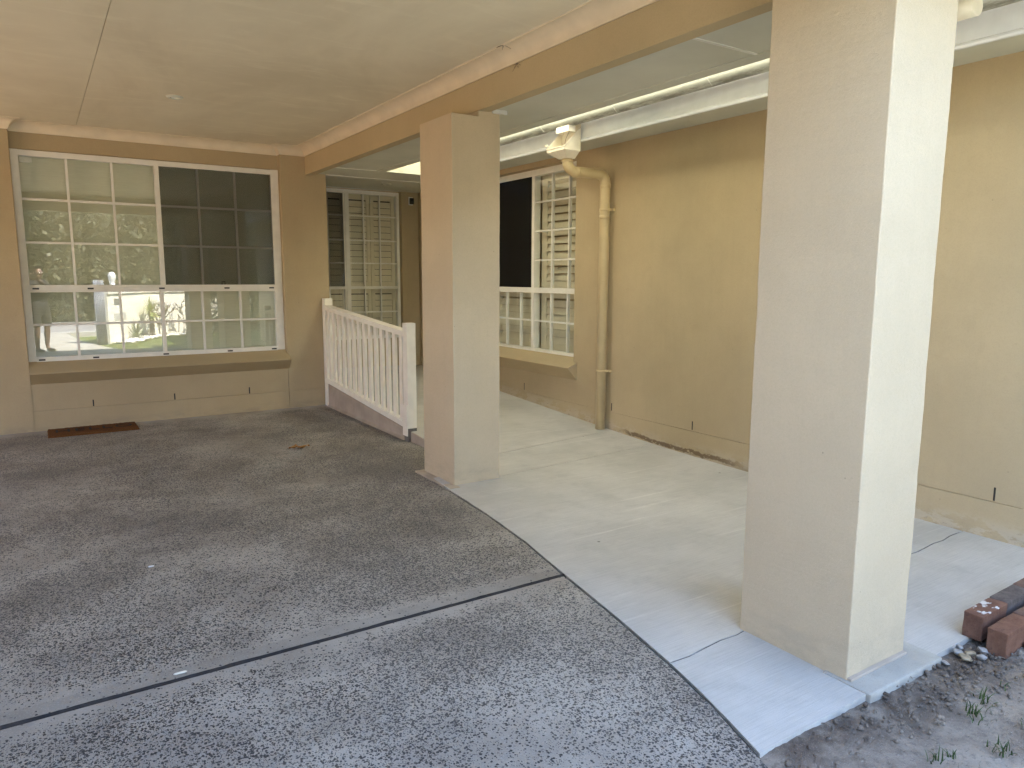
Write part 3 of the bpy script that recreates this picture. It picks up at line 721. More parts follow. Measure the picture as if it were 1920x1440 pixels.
rh.tube([(xa-.002, y0-.003, 2.632), (xb, y0-.003, 2.803)], .005, 8); rh.tube([(xa-.002, y1+.003, 2.632), (xb, y1+.003, 2.803)], .005, 8); rh.tube([(xa-.002, y0-.003, 2.631), (xa-.002, y1+.003, 2.631)], .005, 8)
rh.box(xa-.02, xa, y1-.02, y1+.012, 2.655, 2.672, .004)
rh.build('rain_head', M_cream, dp)
s = MB(); s.box(3.945, 3.953, 5.18, 5.36, 2.752, 2.803, .001); s.box(3.953, 4.02, 5.352, 5.36, 2.752, 2.80); s.box(3.953, 4.02, 5.18, 5.188, 2.752, 2.80); s.build('spout', M_rail, dp)
s = MB()
for k in range(14):
    a = random.random()
    p0 = Vector((3.99+.08*random.random(), 5.215+.1*random.random(), 2.79+.02*random.random()))
    s.tube([p0, p0+Vector((.02*random.uniform(-1, 1), .04*random.uniform(-1, 1), .012)), p0+Vector((.03*random.uniform(-1, 1), .1*random.uniform(-.6, 1), random.uniform(-.01, .02)))], .0015, 5)
s.tube([(4.02, 5.24, 2.80), (4.0, 5.25, 2.75), (3.985, 5.27, 2.70), (3.98, 5.275, 2.66)], .002, 5)
s.build('nest_twigs', plain('dry_twigs', (.22, .15, .09), .9), dp)

el = MB(); el.tube([(3.285, 1.60, 2.60)]+[(3.285, 1.70+.055*math.sin(R(a)), 2.655-.055*math.cos(R(a))) for a in range(0, 91, 15)]+[(3.285, 1.755, 2.672)], .042, 20)
tag(el.build('pipe_elbow', M_cream), 'cream plastic pipe elbow behind the top of the large pillar', 'pipe')

# ------------------------------------------------------------------ balustrade
ba = thing('balustrade', (2.82, 6.05, 0), 'white painted balustrade sloping down beside the ramp between wall and pillar', 'railing')
def post(x0, x1, y0, y1, z0, z1):
    mb = MB(); mb.box(x0, x1, y0, y1, z0, z1, .004); return mb.build('post', M_rail, ba)
np_ = post(2.775, 2.865, 6.0, 6.09, .125, 1.092); fp = post(2.79, 2.885, 8.245, 8.338, .0, 1.258)
s = MB(); s.box(2.7665, 2.7745, 6.0, 6.09, .052, .30, .002); s.box(2.776, 2.864, 6.002, 6.088, .0, .1245, .002); s.build('post_base', [M_curb2], np_)
s = MB(); s.box(2.763, 2.7735, 5.998, 6.092, .055, .34, .003); s.build('cladding', M_rail, np_)
def sl_rail(z_at, th, x0, x1, name, ya=6.09, yb=8.245, bev=0):
    mb = MB()
    za, zb_ = z_at(ya), z_at(yb)
    mb.prism([(x0, -th), (x1, -th), (x1, 0), (x0, 0)], 0, 1, lambda t, p, q: (p, ya+(yb-ya)*t, za+(zb_-za)*t+q))
    return mb
tz = lambda y: 1.018+.0745*(y-6.09); bz = lambda y: .172+.0745*(y-6.09)
mb = sl_rail(tz, .022, 2.768, 2.868, 'r'); m2 = sl_rail(lambda y: tz(y)-.022, .030, 2.782, 2.854, 'r'); mb.merge(m2.bm); mb.build('top_rail', M_rail, ba)
mb = sl_rail(lambda y: bz(y)-.0, .052, 2.782, 2.852, 'r'); mb.build('bottom_rail', M_rail, ba)
for i in range(14):
    ya = 8.196-.1510*i; yc = ya-.042
    mb = MB(); mb.box(2.801, 2.825, ya-.066, ya, bz(yc)-.01, tz(yc)-.045); mb.build('slat', M_rail, ba)

# ------------------------------------------------------------------ small things
cm = thing('security_camera', (4.454, 9.42, 2.54), 'small black doorbell style camera high on the porch wall', 'camera')
s = MB(); s.box(4.418, 4.482, 9.408, 9.4195, 2.49, 2.60, .004); s.build('back_plate', M_white, cm)
s = MB(); s.box(4.428, 4.484, 9.372, 9.4085, 2.50, 2.585, .008); s.build('body', M_black, cm)
s = MB(); s.tube([(4.452, 9.373, 2.555), (4.452, 9.368, 2.555)], .012, 16); s.build('lens', plain('lens_glass', (.02, .02, .03), .1), cm)

def mk_mat():
    t = NT('coir'); p = t.obj()
    n = t.noise(t.map(p, (40, 90, 40)), 3, 5, .7)
    c_ = t.mix(t.ramp(n, .3, .7), (.10, .042, .016), (.19, .085, .032))
    return t.done(t.bsdf(c_, .95, 0, .1, t.bump(t.noise(p, 500, 2), .9, .006)))
dm = thing('doormat', (.39, 8.16, 0), 'brown coir doormat with dark lettering lying against the wall under the window', 'doormat')
s = MB()
NXm, NYm = 90, 50; rows = []
for j in range(NYm+1):
    row = []
    for i in range(NXm+1):
        x = .0+.77*i/NXm; y = 7.93+.40*j/NYm - .05*(i/NXm-.5)*0
        z = .016+.004*mnoise.noise(Vector((x*60, y*60, 0)))
        if i in (0, NXm) or j in (0, NYm): z = .001; x += .004*mnoise.noise(Vector((x*50, y*50, 4)))
        row.append(s.bm.verts.new((x, y, z)))
    rows.append(row)
for a, b2 in zip(rows, rows[1:]):
    for i in range(NXm): s.bm.faces.new((a[i], a[i+1], b2[i+1], b2[i]))
s.build('mat', mk_mat(), dm)
fc = bpy.data.curves.new('lettering', 'FONT'); fc.body = 'HELLO'; fc.size = .24; fc.extrude = .001; fc.space_character = 1.15; fc.align_x = 'CENTER'; fc.align_y = 'CENTER'
tmp = bpy.data.objects.new('tmp', fc); COL.objects.link(tmp)
bpy.context.view_layer.update()
me = bpy.data.meshes.new_from_object(tmp.evaluated_get(bpy.context.evaluated_depsgraph_get())); bpy.data.objects.remove(tmp)
lt = bpy.data.objects.new('lettering', me); COL.objects.link(lt); me.materials.append(plain('mat_ink', (.03, .018, .012), .95)); lt.parent = dm; lt.location = (.0, -.02, .0205); lt.scale = (.85, .8, 1)

lf = MB(); NU, NV = 14, 6; rows = []
for i in range(NU+1):
    u = i/NU; row = []
    wd = .042*math.sin(math.pi*min(1, u*1.02))**.7+.001
    if u > .62: wd = max(.006, wd*.5)
    for j in range(NV+1):
        v = j/NV*2-1
        row.append(lf.bm.verts.new((u*.21-.1, v*wd+.018*math.sin(u*7), .012+.02*v*v*(1-.5*u)+.022*math.sin(u*5.5)**2*(u > .3)+.006*math.sin(u*17+v*3))))
    rows.append(row)
for a, b2 in zip(rows, rows[1:]):
    for j in range(NV): lf.bm.faces.new((a[j], a[j+1], b2[j+1], b2[j])).smooth = True
t = NT('dry_leaf'); p = t.obj(); cc = t.mix(t.ramp(t.noise(p, 30, 4, .7), .3, .7), (.46, .23, .06), (.26, .11, .035)); M_dry = t.done(t.bsdf(cc, .6, 0, .3))
leaf = lf.build('dry_leaf', M_dry); leaf.scale = (.85, .8, .8); leaf.location = (1.845, 6.27, .0); leaf.rotation_euler = (0, 0, R(-12))
tag(leaf, 'curled brown dry leaf lying on the speckled driveway', 'leaf')
lf = MB(); lf.ball((.356, 2.86, .003), .021, 2, (1.15, .42, .14), jit=.15)
tag(lf.build('white_chip', plain('chip_white', (.75, .70, .58), .6)), 'small pale chip lying on the driveway beside the dark joint', 'chip')
lf = MB(); lf.ball((.40, 4.06, .003), .016, 2, (1, .5, .25), jit=.3)
tag(lf.build('white_scrap', plain('scrap_white', (.8, .8, .8), .6)), 'tiny white scrap lying on the speckled driveway far from the joint', 'scrap')

def brick(x, y, z, L, rz, mat, label, wd=.076, ht=.110):
    mb = MB(); mb.box(0, L, 0, wd, 0, ht, .005)
    bmesh.ops.subdivide_edges(mb.bm, edges=mb.bm.edges[:], cuts=3, use_grid_fill=True)
    for v in mb.bm.verts: v.co += .0025*mnoise.noise_vector((v.co+Vector((x, y, z)))*28)
    o = mb.build('brick', mat); o.location = (x, y, z); o.rotation_euler = (0, 0, rz)
    return tag(o, label, 'brick', 'bricks stacked on the slab edge')
brick(3.195, 1.315, .004, .235, R(2), M_bricks[0], 'red brick with white paint splashes standing on the edge of the slab')
brick(3.437, 1.325, .004, .235, R(1), M_bricks[1], 'grey soiled brick in line behind the paint splashed brick')
brick(3.68, 1.332, .004, .235, R(1.5), M_bricks[3], 'brown brick at the far end of the back row of bricks')
brick(3.175, 1.212, -.022, .235, R(2), M_bricks[2], 'reddish brick on the soil in front of the paint splashed brick')
brick(3.42, 1.222, -.022, .235, R(1), M_bricks[3], 'brown brick behind the reddish brick in the front row')
brick(3.33, 1.095, -.045, .235, R(8), M_bricks[2], 'low red brick lying in the soil in front of the others', .11, .06)

M_shell = plain('shell_white', (.30, .285, .27), .5, var=.15, scale=40)
M_shellt = plain('shell_tan', (.30, .24, .16), .6, var=.2, scale=40)
for (x, y, r_, sc, rz, mt_, lb) in [
    (3.10, 1.352, .022, (1, .55, .5), .6, M_shell, 'upright pale shell beside the bricks'),
    (3.045, 1.330, .026, (1, .8, .5), .2, M_shell, 'rounded grey shell in the heap beside the slab edge'),
    (3.030, 1.295, .034, (1.2, .7, .35), .3, M_shellt, 'broken yellowish shell piece in front of the shell heap'),
    (3.085, 1.262, .020, (1, .8, .6), 1.1, M_shell, 'smooth white pebble in front of the bricks'),
    (3.15, 1.285, .024, (1.1, .8, .5), .4, M_shell, 'pale pebble tucked under the reddish brick'),
    (2.925, 1.325, .020, (1.3, .7, .4), .8, M_shell, 'white scrap of shell by the footing corner'),
    (3.08, 1.305, .018, (1.2, .8, .6), 2., M_shellt, 'tan pebble between the shells and the bricks')]:
    mb = MB(); mb.ball((0, 0, 0), r_, 3, sc, jit=.35)
    o = mb.build('shell', mt_); o.location = (x, y, -.018+r_*sc[2]); o.rotation_euler = (.25, .2, rz)
    tag(o, lb, 'shell', 'shells and pebbles by the bricks')
cl = random.Random(4)
mb = MB()
for k in range(420):
    x = cl.uniform(1.85, 3.4); y = cl.gauss(1.25, .07)
    if y > 1.335: continue
    r_ = cl.uniform(.004, .013); mb.ball((x, y, -.018+cl.uniform(0, .014)), r_, 1, (1, cl.uniform(.6, 1), .7), jit=.5)
for k in range(500):
    x = cl.uniform(1.7, 3.6); y = cl.uniform(.5, 1.3); r_ = cl.uniform(.002, .006); mb.ball((x, y, -.016+cl.uniform(0, .008)), r_, 1, (1, cl.uniform(.6, 1), .7), jit=.5)
for k in range(260):
    x = cl.uniform(1.8, 3.6); y = cl.uniform(.75, 1.33); a = cl.uniform(0, 3.14); l = cl.uniform(.01, .045); z = -.012+cl.uniform(0, .012)
    mb.tube([(x, y, z), (x+l*.5*math.cos(a), y+l*.5*math.sin(a), z+cl.uniform(0, .008)), (x+l*math.cos(a+.3), y+l*math.sin(a+.3), z+cl.uniform(-.004, .006))], cl.uniform(.0008, .002), 4)
tag(mb.build('soil_clods', M_soil), 'dark crumbs of soil along the slab edge', 'soil', kind='stuff')

def blade(mb, p, h, ang, lean, wd):
    d = Vector((math.cos(ang), math.sin(ang), 0)); sdv = Vector((-d.y, d.x, 0)); prev = None
    for i in range(5):
        u = i/4; q = p+d*lean*h*u*u+Vector((0, 0, h*(u-.25*lean*u*u))); w_ = wd*(1-u)**.6
        a, b2 = mb.bm.verts.new(q-sdv*w_), mb.bm.verts.new(q+sdv*w_)
        if prev: mb.bm.faces.new((prev[0], prev[1], b2, a))
        prev = (a, b2)
def tuft(x, y, n, h, spread, label):
    mb = MB()
    for k in range(n):
        a = random.uniform(0, 6.28); rr = spread*random.random()**.7
        blade(mb, Vector((rr*math.cos(a), rr*math.sin(a), 0)), h*random.uniform(.5, 1.1), random.uniform(0, 6.28), random.uniform(.2, 1.1), .0028)
    o = mb.build('grass_tuft', M_blade, recalc=False); o.location = (x, y, -.02)
    return tag(o, label, 'grass tuft', 'grass tufts in the soil')
tuft(2.66, 1.085, 26, .055, .06, 'largest green grass tuft in the bare soil')
tuft(2.78, 1.115, 16, .05, .04, 'green grass tuft behind the largest tuft')
tuft(2.29, 1.035, 11, .05, .03, 'thin grass tuft nearest the slab')
tuft(2.35, 1.02, 8, .045, .02, 'sparse upright grass blades beside the thin tuft')
tuft(2.52, .955, 18, .05, .045, 'grass tuft close to the lawn edge')
tuft(2.93, 1.10, 5, .04, .03, 'few lone grass blades in soil below the bricks')
gm = MB(); gr_ = random.Random(3)
for k in range(2600):
    x = gr_.uniform(2.2, 4.2); y = gr_.uniform(.2, 1.02)
    d = (x-2.62)*.72+(.93-y)*.9
    if gr_.random() > min(1, max(0, d*2.2+.05)): continue
    blade(gm, Vector((x, y, -.025)), gr_.uniform(.02, .05), gr_.uniform(0, 6.28), gr_.uniform(.4, 1.3), .002)
tag(gm.build('grass', M_blade, recalc=False), 'sparse grass growing at the edge of the soil', 'grass', kind='stuff')

# ------------------------------------------------------------------ front garden and street (seen in the window glass)
lw = MB(); rows = []
for j in range(30):
    y = -4.6+4.55*j/29; row = []
    for i in range(34):
        x = edge_x(y)+.02+(6.5-edge_x(y))*i/33
        row.append(lw.bm.verts.new((x, y, -.035+.02*mnoise.noise(Vector((x, y, 0))*1.2))))
    rows.append(row)
for a, b2 in zip(rows, rows[1:]):
    for i in range(33): lw.bm.faces.new((a[i], a[i+1], b2[i+1], b2[i])).smooth = True
tag(lw.build('lawn', M_lawn), kind='structure')
lg = MB(); gr_ = random.Random(9)
for k in range(9000):
    x = gr_.uniform(1.2, 4.6); y = gr_.uniform(-4.0, -.2)
    if x < edge_x(y)+.05: continue
    blade(lg, Vector((x, y, -.04)), gr_.uniform(.02, .045), gr_.uniform(0, 6.28), gr_.uniform(.3, 1), .003)
tag(lg.build('grass', M_lawn, recalc=False), 'short lawn grass behind the viewer', 'grass', kind='stuff')

rd = MB(); rd.box(-40, 40, -12.5, -6.0, -.2, -.06); tag(rd.build('road', mk_concrete('road_asphalt', (.22, .21, .20), (.30, .29, .27), False)), kind='structure')
rd = MB(); rd.box(-40, 40, -6.0, -5.88, -.2, .02, .01); tag(rd.build('kerb', M_conc), kind='structure')

gw = thing('garden_wall', (2.2, -3.7, 0), 'low white rendered garden wall with letterbox across the front lawn, reflected in the rear window', 'garden wall')
pts = [Vector((1.36, -1.98, 0)), Vector((2.28, -3.80, 0)), Vector((3.75, -4.52, 0))]
M_gw = paint('garden_wall_paint', (.80, .77, .66), bump=.2)
mb = MB()
for a, b2 in zip(pts, pts[1:]):
    d = (b2-a).normalized(); n = Vector((d.y, -d.x, 0)); n = n if n.y < 0 else -n
    for zz0, zz1, th, off in ((-.1, 1.10, .2, 0), (1.10, 1.15, .26, -.03)):
        q = [a-n*(-off if 0 else off)*-1, b2-n*off*-1, b2+n*(th+off), a+n*(th+off)]
        lo = [mb.bm.verts.new((v.x, v.y, zz0)) for v in q]; hi = [mb.bm.verts.new((v.x, v.y, zz1)) for v in q]
        for i in range(4): mb.bm.faces.new((lo[i], lo[(i+1) % 4], hi[(i+1) % 4], hi[i]))
        mb.bm.faces.new(hi); mb.bm.faces.new(lo[::-1])
mb.build('wall', M_gw, gw)
s = MB(); s.box(1.10, 1.30, -2.02, -1.84, -.1, 1.42, .01)
for k in range(7): s.tube([(1.11+.03*k, -1.835, -.1), (1.11+.03*k, -1.835, 1.40)], .01, 8)
s.build('pier', plain('pier_grey', (.26, .28, .32), .7, var=.2), gw)
d = (pts[1]-pts[0]).normalized(); n = Vector((-d.y, d.x, 0)); n = n if n.y > 0 else -n
def wall_plate(u0, u1, z0, z1, mat, name):
    mb = MB(); A, B = pts[0]+d*u0, pts[0]+d*u1
    q = [A+n*.012, B+n*.012, B-n*.01, A-n*.01]
    lo = [mb.bm.verts.new((v.x, v.y, z0)) for v in q]; hi = [mb.bm.verts.new((v.x, v.y, z1)) for v in q]
    for i in range(4): mb.bm.faces.new((lo[i], lo[(i+1) % 4], hi[(i+1) % 4], hi[i]))
    mb.bm.faces.new(hi); mb.bm.faces.new(lo[::-1]); mb.build(name, mat, gw)
wall_plate(.35, .75, .86, .99, plain('plate_grey', (.16, .16, .14), .5), 'number_plate')
wall_plate(.30, .95, .50, .66, plain('letterbox_steel', (.45, .45, .42), .4), 'letterbox')
s = MB()
for r0, z0 in ((.075, 1.16), (.07, 1.25), (.055, 1.33), (.07, 1.42), (.085, 1.50), (.07, 1.58)): pass
prof_f = [(.07, 1.15), (.075, 1.2), (.06, 1.3), (.055, 1.36), (.075, 1.44), (.085, 1.51), (.07, 1.57), (.03, 1.6), (.002, 1.605)]
fx, fy = 1.52, -2.42
for k in range(20):
    a, b2 = 2*math.pi*k/20, 2*math.pi*(k+1)/20
    for (r0, z0), (r1, z1) in zip(prof_f, prof_f[1:]):
        s.poly([(fx+r0*math.cos(a), fy+r0*math.sin(a), z0), (fx+r0*math.cos(b2), fy+r0*math.sin(b2), z0), (fx+r1*math.cos(b2), fy+r1*math.sin(b2), z1), (fx+r1*math.cos(a), fy+r1*math.sin(a), z1)]).smooth = True
s.build('finial', plain('finial_white', (.85, .85, .84), .4), gw)

def spiky(x, y, z0, n, L, wd, up0, up1, name, mat, label, cat, trunk=0):
    t = thing(name, (x, y, z0), label, cat)
    mb = MB(); rr = random.Random(int(x*100))
    for k in range(n):
        a = rr.uniform(0, 6.28); e_ = rr.uniform(up0, up1); l = L*rr.uniform(.75, 1.1)
        dv = Vector((math.cos(a)*math.cos(e_), math.sin(a)*math.cos(e_), math.sin(e_))); sdv = Vector((-math.sin(a), math.cos(a), 0))
        prev = None
        for i in range(6):
            u = i/5; p = Vector((x, y, z0+trunk))+dv*l*u+Vector((0, 0, -.25*l*u*u*(1-abs(math.sin(e_)))))
            w_ = wd*(.7+.8*u)*(1-u)**.7 if u < 1 else .0005
            A, B = mb.bm.verts.new(p-sdv*w_), mb.bm.verts.new(p+sdv*w_)
            if prev: mb.bm.faces.new((prev[0], prev[1], B, A))
            prev = (A, B)
    mb.build('leaves', mat, t, recalc=False)
    if trunk:
        mb = MB(); mb.tube([(x, y, z0-.05), (x+.02, y, z0+trunk*.5), (x, y, z0+trunk+.03)], [.055, .05, .06], 10)
        for k in range(60):
            a = rr.uniform(0, 6.28); zz = z0+trunk*rr.uniform(.1, 1); p = Vector((x+.05*math.cos(a), y+.05*math.sin(a), zz))
            blade(mb, p, .01, a, .5, .008); q = p+Vector((.05*math.cos(a), .05*math.sin(a), -.14))
            mb.poly([p+Vector((-math.sin(a), math.cos(a), 0))*.012, p-Vector((-math.sin(a), math.cos(a), 0))*.012, q])
        mb.build('trunk', M_bark, t)
spiky(2.42, -3.55, 0, 70, .40, .018, R(-35), R(85), 'yucca', M_yucca, 'yellow green yucca on a short trunk in front of the white wall', 'yucca', .62)
spiky(2.0, -2.95, 0, 34, .50, .028, R(10), R(80), 'agave', M_agave, 'low grey green agave beside the letterbox wall', 'agave')
fg = thing('frangipani', (3.1, -3.75, 0), 'bare branching frangipani shrub against the white garden wall', 'shrub')
rr = random.Random(12)
def branch(p, dv, l, r_, depth):
    q = p+dv*l; mid_ = p+dv*l*.5+Vector((0, 0, -.02*l)); mb.tube([p, mid_, q], [r_, r_*.9, r_*.85], 7)
    if depth == 0: return
    for k in range(rr.choice((2, 3, 3))):
        nd = (dv+Vector((rr.uniform(-.9, .9), rr.uniform(-.9, .9), rr.uniform(-.1, .7)))).normalized()
        branch(q, nd, l*rr.uniform(.62, .85), r_*.78, depth-1)
for k in range(5):
    mb = MB(); a = k*1.26; branch(Vector((3.1+.35*math.cos(a), -3.75+.2*math.sin(a), -.05)), Vector((.6*math.cos(a), .4*math.sin(a), 1)).normalized(), .34, .026, 4)
    mb.build('branch', M_palebark, fg)
pb = MB(); rr = random.Random(2)
for k in range(900):
    u = rr.random()*2; i = int(u); a, b2 = pts[min(i, 1)], pts[min(i, 1)+1]; f_ = u-i
    p = a.lerp(b2, f_); dd = (b2-a).normalized(); nn = Vector((-dd.y, dd.x, 0)); nn = nn if nn.y > 0 else -nn
    p = p+nn*(.03+.45*rr.random()); pb.ball((p.x, p.y, -.01+.03*rr.random()), rr.uniform(.02, .04), 1, (1, rr.uniform(.7, 1), .7), jit=.3)
tag(pb.build('pebbles', plain('pebble_white', (.66, .64, .58), .7, var=.2, scale=12)), 'white pebbles along the foot of the garden wall', 'pebbles', kind='stuff')

def tree(x, y, h, cr, ch, nleaf, seed, mat, bark, label, name='tree', cat='tree', ls=.21, drop=.5):
    t = thing(name, (x, y, 0), label, cat, 'trees across the street')
    rr = random.Random(seed); tk = MB(); tips = []
    top = Vector((x+rr.uniform(-.4, .4), y+rr.uniform(-.4, .4), h*.6))
    tk.tube([(x, y, -.2), ((x+top.x)/2+.15, (y+top.y)/2, h*.3), top], [.16*h/7, .12*h/7, .08*h/7], 10)
    for k in range(11):
        u = rr.uniform(.35, 1); p = Vector((x, y, 0)).lerp(top, u); a = rr.uniform(0, 6.28)
        q = p+Vector((math.cos(a)*cr*rr.uniform(.3, .8), math.sin(a)*cr*rr.uniform(.3, .8), ch*rr.uniform(.15, .6)))
        tk.tube([p, p.lerp(q, .5)+Vector((0, 0, .15)), q], [.05*h/7, .035*h/7, .012*h/7], 6); tips += [q, p.lerp(q, .7)]
    tk.build('trunk', bark, t)
    cw = MB(); cl_ = [(tips[k % len(tips)]+Vector((rr.gauss(0, .2), rr.gauss(0, .2), rr.gauss(.1, .25)))*1.0, rr.uniform(.35, .8)*cr*.45) for k in range(30)]
    for k in range(nleaf):
        c0, r_ = cl_[rr.randrange(len(cl_))]
        v = Vector((rr.gauss(0, 1), rr.gauss(0, 1), rr.gauss(0, .8))).normalized()*r_*rr.random()**.35
        p = c0+v; a = Vector((rr.uniform(-1, 1), rr.uniform(-1, 1), rr.uniform(-1.4, .4)-drop)).normalized(); b2 = a.cross(Vector((rr.uniform(-1, 1), rr.uniform(-1, 1), rr.uniform(-1, 1)))).normalized()
        l = ls*rr.uniform(.6, 1.3); cw.poly([p, p+a*l*.5+b2*l*.16, p+a*l, p+a*l*.5-b2*l*.16])
    cw.build('crown', mat, t, recalc=False)
tree(-1.0, -14.5, 6.2, 3.2, 3.2, 7000, 1, M_leaf1, M_palebark, 'drooping gum tree across the street, left in the reflection')
tree(2.6, -15.5, 6.6, 3.4, 3.4, 7000, 2, M_leaf1, M_palebark, 'tall gum tree across the street behind the garden wall')
tree(6.2, -14, 6.2, 3.2, 3.0, 6000, 3, M_leaf1, M_bark, 'dark gum tree across the street beyond the shrub')
tree(-5.5, -16, 6.6, 3.6, 3.4, 6000, 4, M_leaf1, M_bark, 'broad gum tree across the street in front of the driveway')
tree(10.5, -15, 6.6, 3.6, 3.4, 5000, 5, M_leaf1, M_bark, 'gum tree across the street at the far side')
for k, x in enumerate((-7, -4.2, -1.6, 1.0, 3.6, 6.4, 9.2)):
    t = thing('shrub', (x, -13.2, 0), 'dense dark green shrub across the street, one of a row', 'shrub', 'shrubs across the street')
    rr = random.Random(50+k); mb = MB()
    for q in range(5200):
        v = Vector((rr.gauss(0, 1), rr.gauss(0, 1), rr.gauss(0, 1))).normalized(); v = Vector((v.x*1.75, v.y*.9, abs(v.z)*rr.choice((2.6, 3.6, 4.6))))*rr.random()**.3
        p = Vector((x, -13.2, 0))+v; a = Vector((rr.uniform(-1, 1), rr.uniform(-1, 1), rr.uniform(-1, 1))).normalized(); b2 = a.cross(Vector((rr.uniform(-1, 1), rr.uniform(-1, 1), 1))).normalized()
        l = .28; mb.poly([p, p+a*l*.5+b2*l*.25, p+a*l, p+a*l*.5-b2*l*.25])
    mb.build('foliage', M_leaf2, t, recalc=False)
t = thing('shrub', (4.7, -4.4, 0), 'large dark shrub at the end of the white garden wall', 'shrub')
rr = random.Random(61); mb = MB()
for q in range(6000):
    v = Vector((rr.gauss(0, 1), rr.gauss(0, 1), rr.gauss(0, 1))).normalized(); v = Vector((v.x*.95, v.y*.8, abs(v.z)*2.3))*rr.random()**.3
    p = Vector((4.75, -4.4, 0))+v; a = Vector((rr.uniform(-1, 1), rr.uniform(-1, 1), rr.uniform(-1, 1))).normalized(); b2 = a.cross(Vector((rr.uniform(-1, 1), rr.uniform(-1, 1), 1))).normalized()
    l = .13; mb.poly([p, p+a*l*.5+b2*l*.25, p+a*l, p+a*l*.5-b2*l*.25])
mb.build('foliage', M_leaf2, t, recalc=False)
mb = MB(); rr = random.Random(91)
for q in range(16000):
    p = Vector((rr.uniform(-14, 16), -19.5+rr.gauss(0, .5), 6*rr.random()**.8)); a = Vector((rr.uniform(-1, 1), rr.uniform(-.6, .6), rr.uniform(-1, .3))).normalized(); b2 = a.cross(Vector((rr.uniform(-.4, .4), 1, rr.uniform(-.4, .4)))).normalized()
    l = rr.uniform(.3, .6); mb.poly([p, p+a*l*.5+b2*l*.3, p+a*l, p+a*l*.5-b2*l*.3])
tag(mb.build('woods', M_leaf2, recalc=False), 'dense dark trees behind the street', 'woods', kind='stuff')
tree(-6.0, -2.5, 6.5, 2.6, 2.8, 6000, 21, M_leaf2, M_bark, 'unseen dark leafy tree added to cut side light, behind the clipped hedge', ls=.22)  # this tree and the next are unseen, added to darken the left-facing pillar side
tree(-6.6, 1.8, 6.5, 2.6, 2.8, 6000, 22, M_leaf2, M_bark, 'second unseen dark tree added to cut side light, behind the hedge nearer the brick wall', ls=.22)
nh = thing('neighbour_house', (0, -26, 0), 'grey roofed house across the street behind the trees', 'house')
mb = MB(); mb.box(-9, 8, -32, -24, -.2, 2.7); mb.build('wall', plain('brown_wall', (.22, .18, .15), .8), nh)
mb = MB(); mb.prism([(-23.3, 2.6), (-28, 5.2), (-32.7, 2.6)], -9.8, 8.8, lambda t, p, q: (t, p, q)); mb.build('roof', plain('roof_grey', (.32, .33, .35), .6, var=.1), nh)
for x in (-5, 0, 4): mb = MB(); mb.box(x, x+1.8, -24.02, -23.96, .9, 2.1); mb.build('window', M_dark, nh)

# unseen brick wall and paving, added to bounce warm light into the carport
bw = MB(); bw.box(-6.9, -6.7, -6, 12, -.1, 1.9); bw.box(-6.95, -6.65, -6, 12, 1.9, 1.96, .01)
def mk_brickwork():
    t = NT('brickwork'); p = t.pos(); x, y, z = t.xyz(p)
    v = t.n('CombineXYZ', {0: y, 1: z, 2: 0.}).outputs[0]
    bt_ = t.n('TexBrick', {'Vector': v, 'Color1': (.48, .31, .19, 1), 'Color2': (.42, .27, .16, 1), 'Mortar': (.5, .45, .4, 1), 'Scale': 1., 'Mortar Size': .008, 'Brick Width': .24, 'Row Height': .086})
    return t.done(t.bsdf(bt_.outputs[0], .85))
tag(bw.build('bounce_wall', mk_brickwork()), 'unseen red brick wall along the driveway, added to bounce warm light', 'brick wall')
pv = MB(); pv.box(-6.7, -3.6, -5.9, 9, -.1, -.004); tag(pv.build('path', plain('bounce_paving', (.58, .44, .29), .8, var=.15, scale=4)), kind='structure')  # unseen paving, added for the same warm bounce

hg = MB(); rr = random.Random(77)
for q in range(9000):
    f_ = rr.random(); y = rr.uniform(-6, 1.3); ang = rr.random()
    if ang < .6: p = Vector((-3.75+rr.gauss(0, .05), y, rr.uniform(-.05, 2.5)))
    else: p = Vector((rr.uniform(-4.6, -3.75), y, 2.5+rr.gauss(0, .06)))
    a = Vector((rr.uniform(-1, 1), rr.uniform(-1, 1), rr.uniform(-1, 1))).normalized(); b2 = a.cross(Vector((rr.uniform(-1, 1), rr.uniform(-1, 1), 1))).normalized()
    l = rr.uniform(.08, .16); hg.poly([p, p+a*l*.5+b2*l*.3, p+a*l, p+a*l*.5-b2*l*.3])
hg.box(-4.55, -3.82, -5.95, 1.25, -.1, 2.42)
tag(hg.build('added_hedge', M_leaf2, recalc=False), 'unseen light-blocking dark green hedge along the open side of the driveway', 'added_hedge')  # unseen foliage, added to absorb light arriving from the front left

# ------------------------------------------------------------------ photographer, standing behind the phone (seen in the glass)
Fv = Vector((math.sin(yaw), math.cos(yaw), 0)); Rv = Vector((math.cos(yaw), -math.sin(yaw), 0)); P0 = Vector((.06, -.40, 0))
def L2W(p): return P0+Rv*p[0]+Fv*p[1]+Vector((0, 0, p[2]))
def skin(name, verts, edges, mat, parent, sub=2):
    me = bpy.data.meshes.new(name); me.from_pydata([L2W(v[:3]) for v in verts], edges, [])
    o = bpy.data.objects.new(name, me); COL.objects.link(o)
    md = o.modifiers.new('skin', 'SKIN'); md.use_smooth_shade = True
    for i, v in enumerate(verts):
        sv = me.skin_vertices[0].data[i]; r_ = v[3]; sv.radius = r_ if isinstance(r_, tuple) else (r_, r_); sv.use_root = i == 0
    md2 = o.modifiers.new('sub', 'SUBSURF'); md2.levels = md2.render_levels = sub
    dg = bpy.context.evaluated_depsgraph_get(); nm = bpy.data.meshes.new_from_object(o.evaluated_get(dg))
    bpy.data.objects.remove(o); n = bpy.data.objects.new(name, nm); COL.objects.link(n); nm.materials.append(mat)
    if parent: n.parent = parent; n.matrix_parent_inverse = Matrix.Translation(-world_loc(parent))
    return n
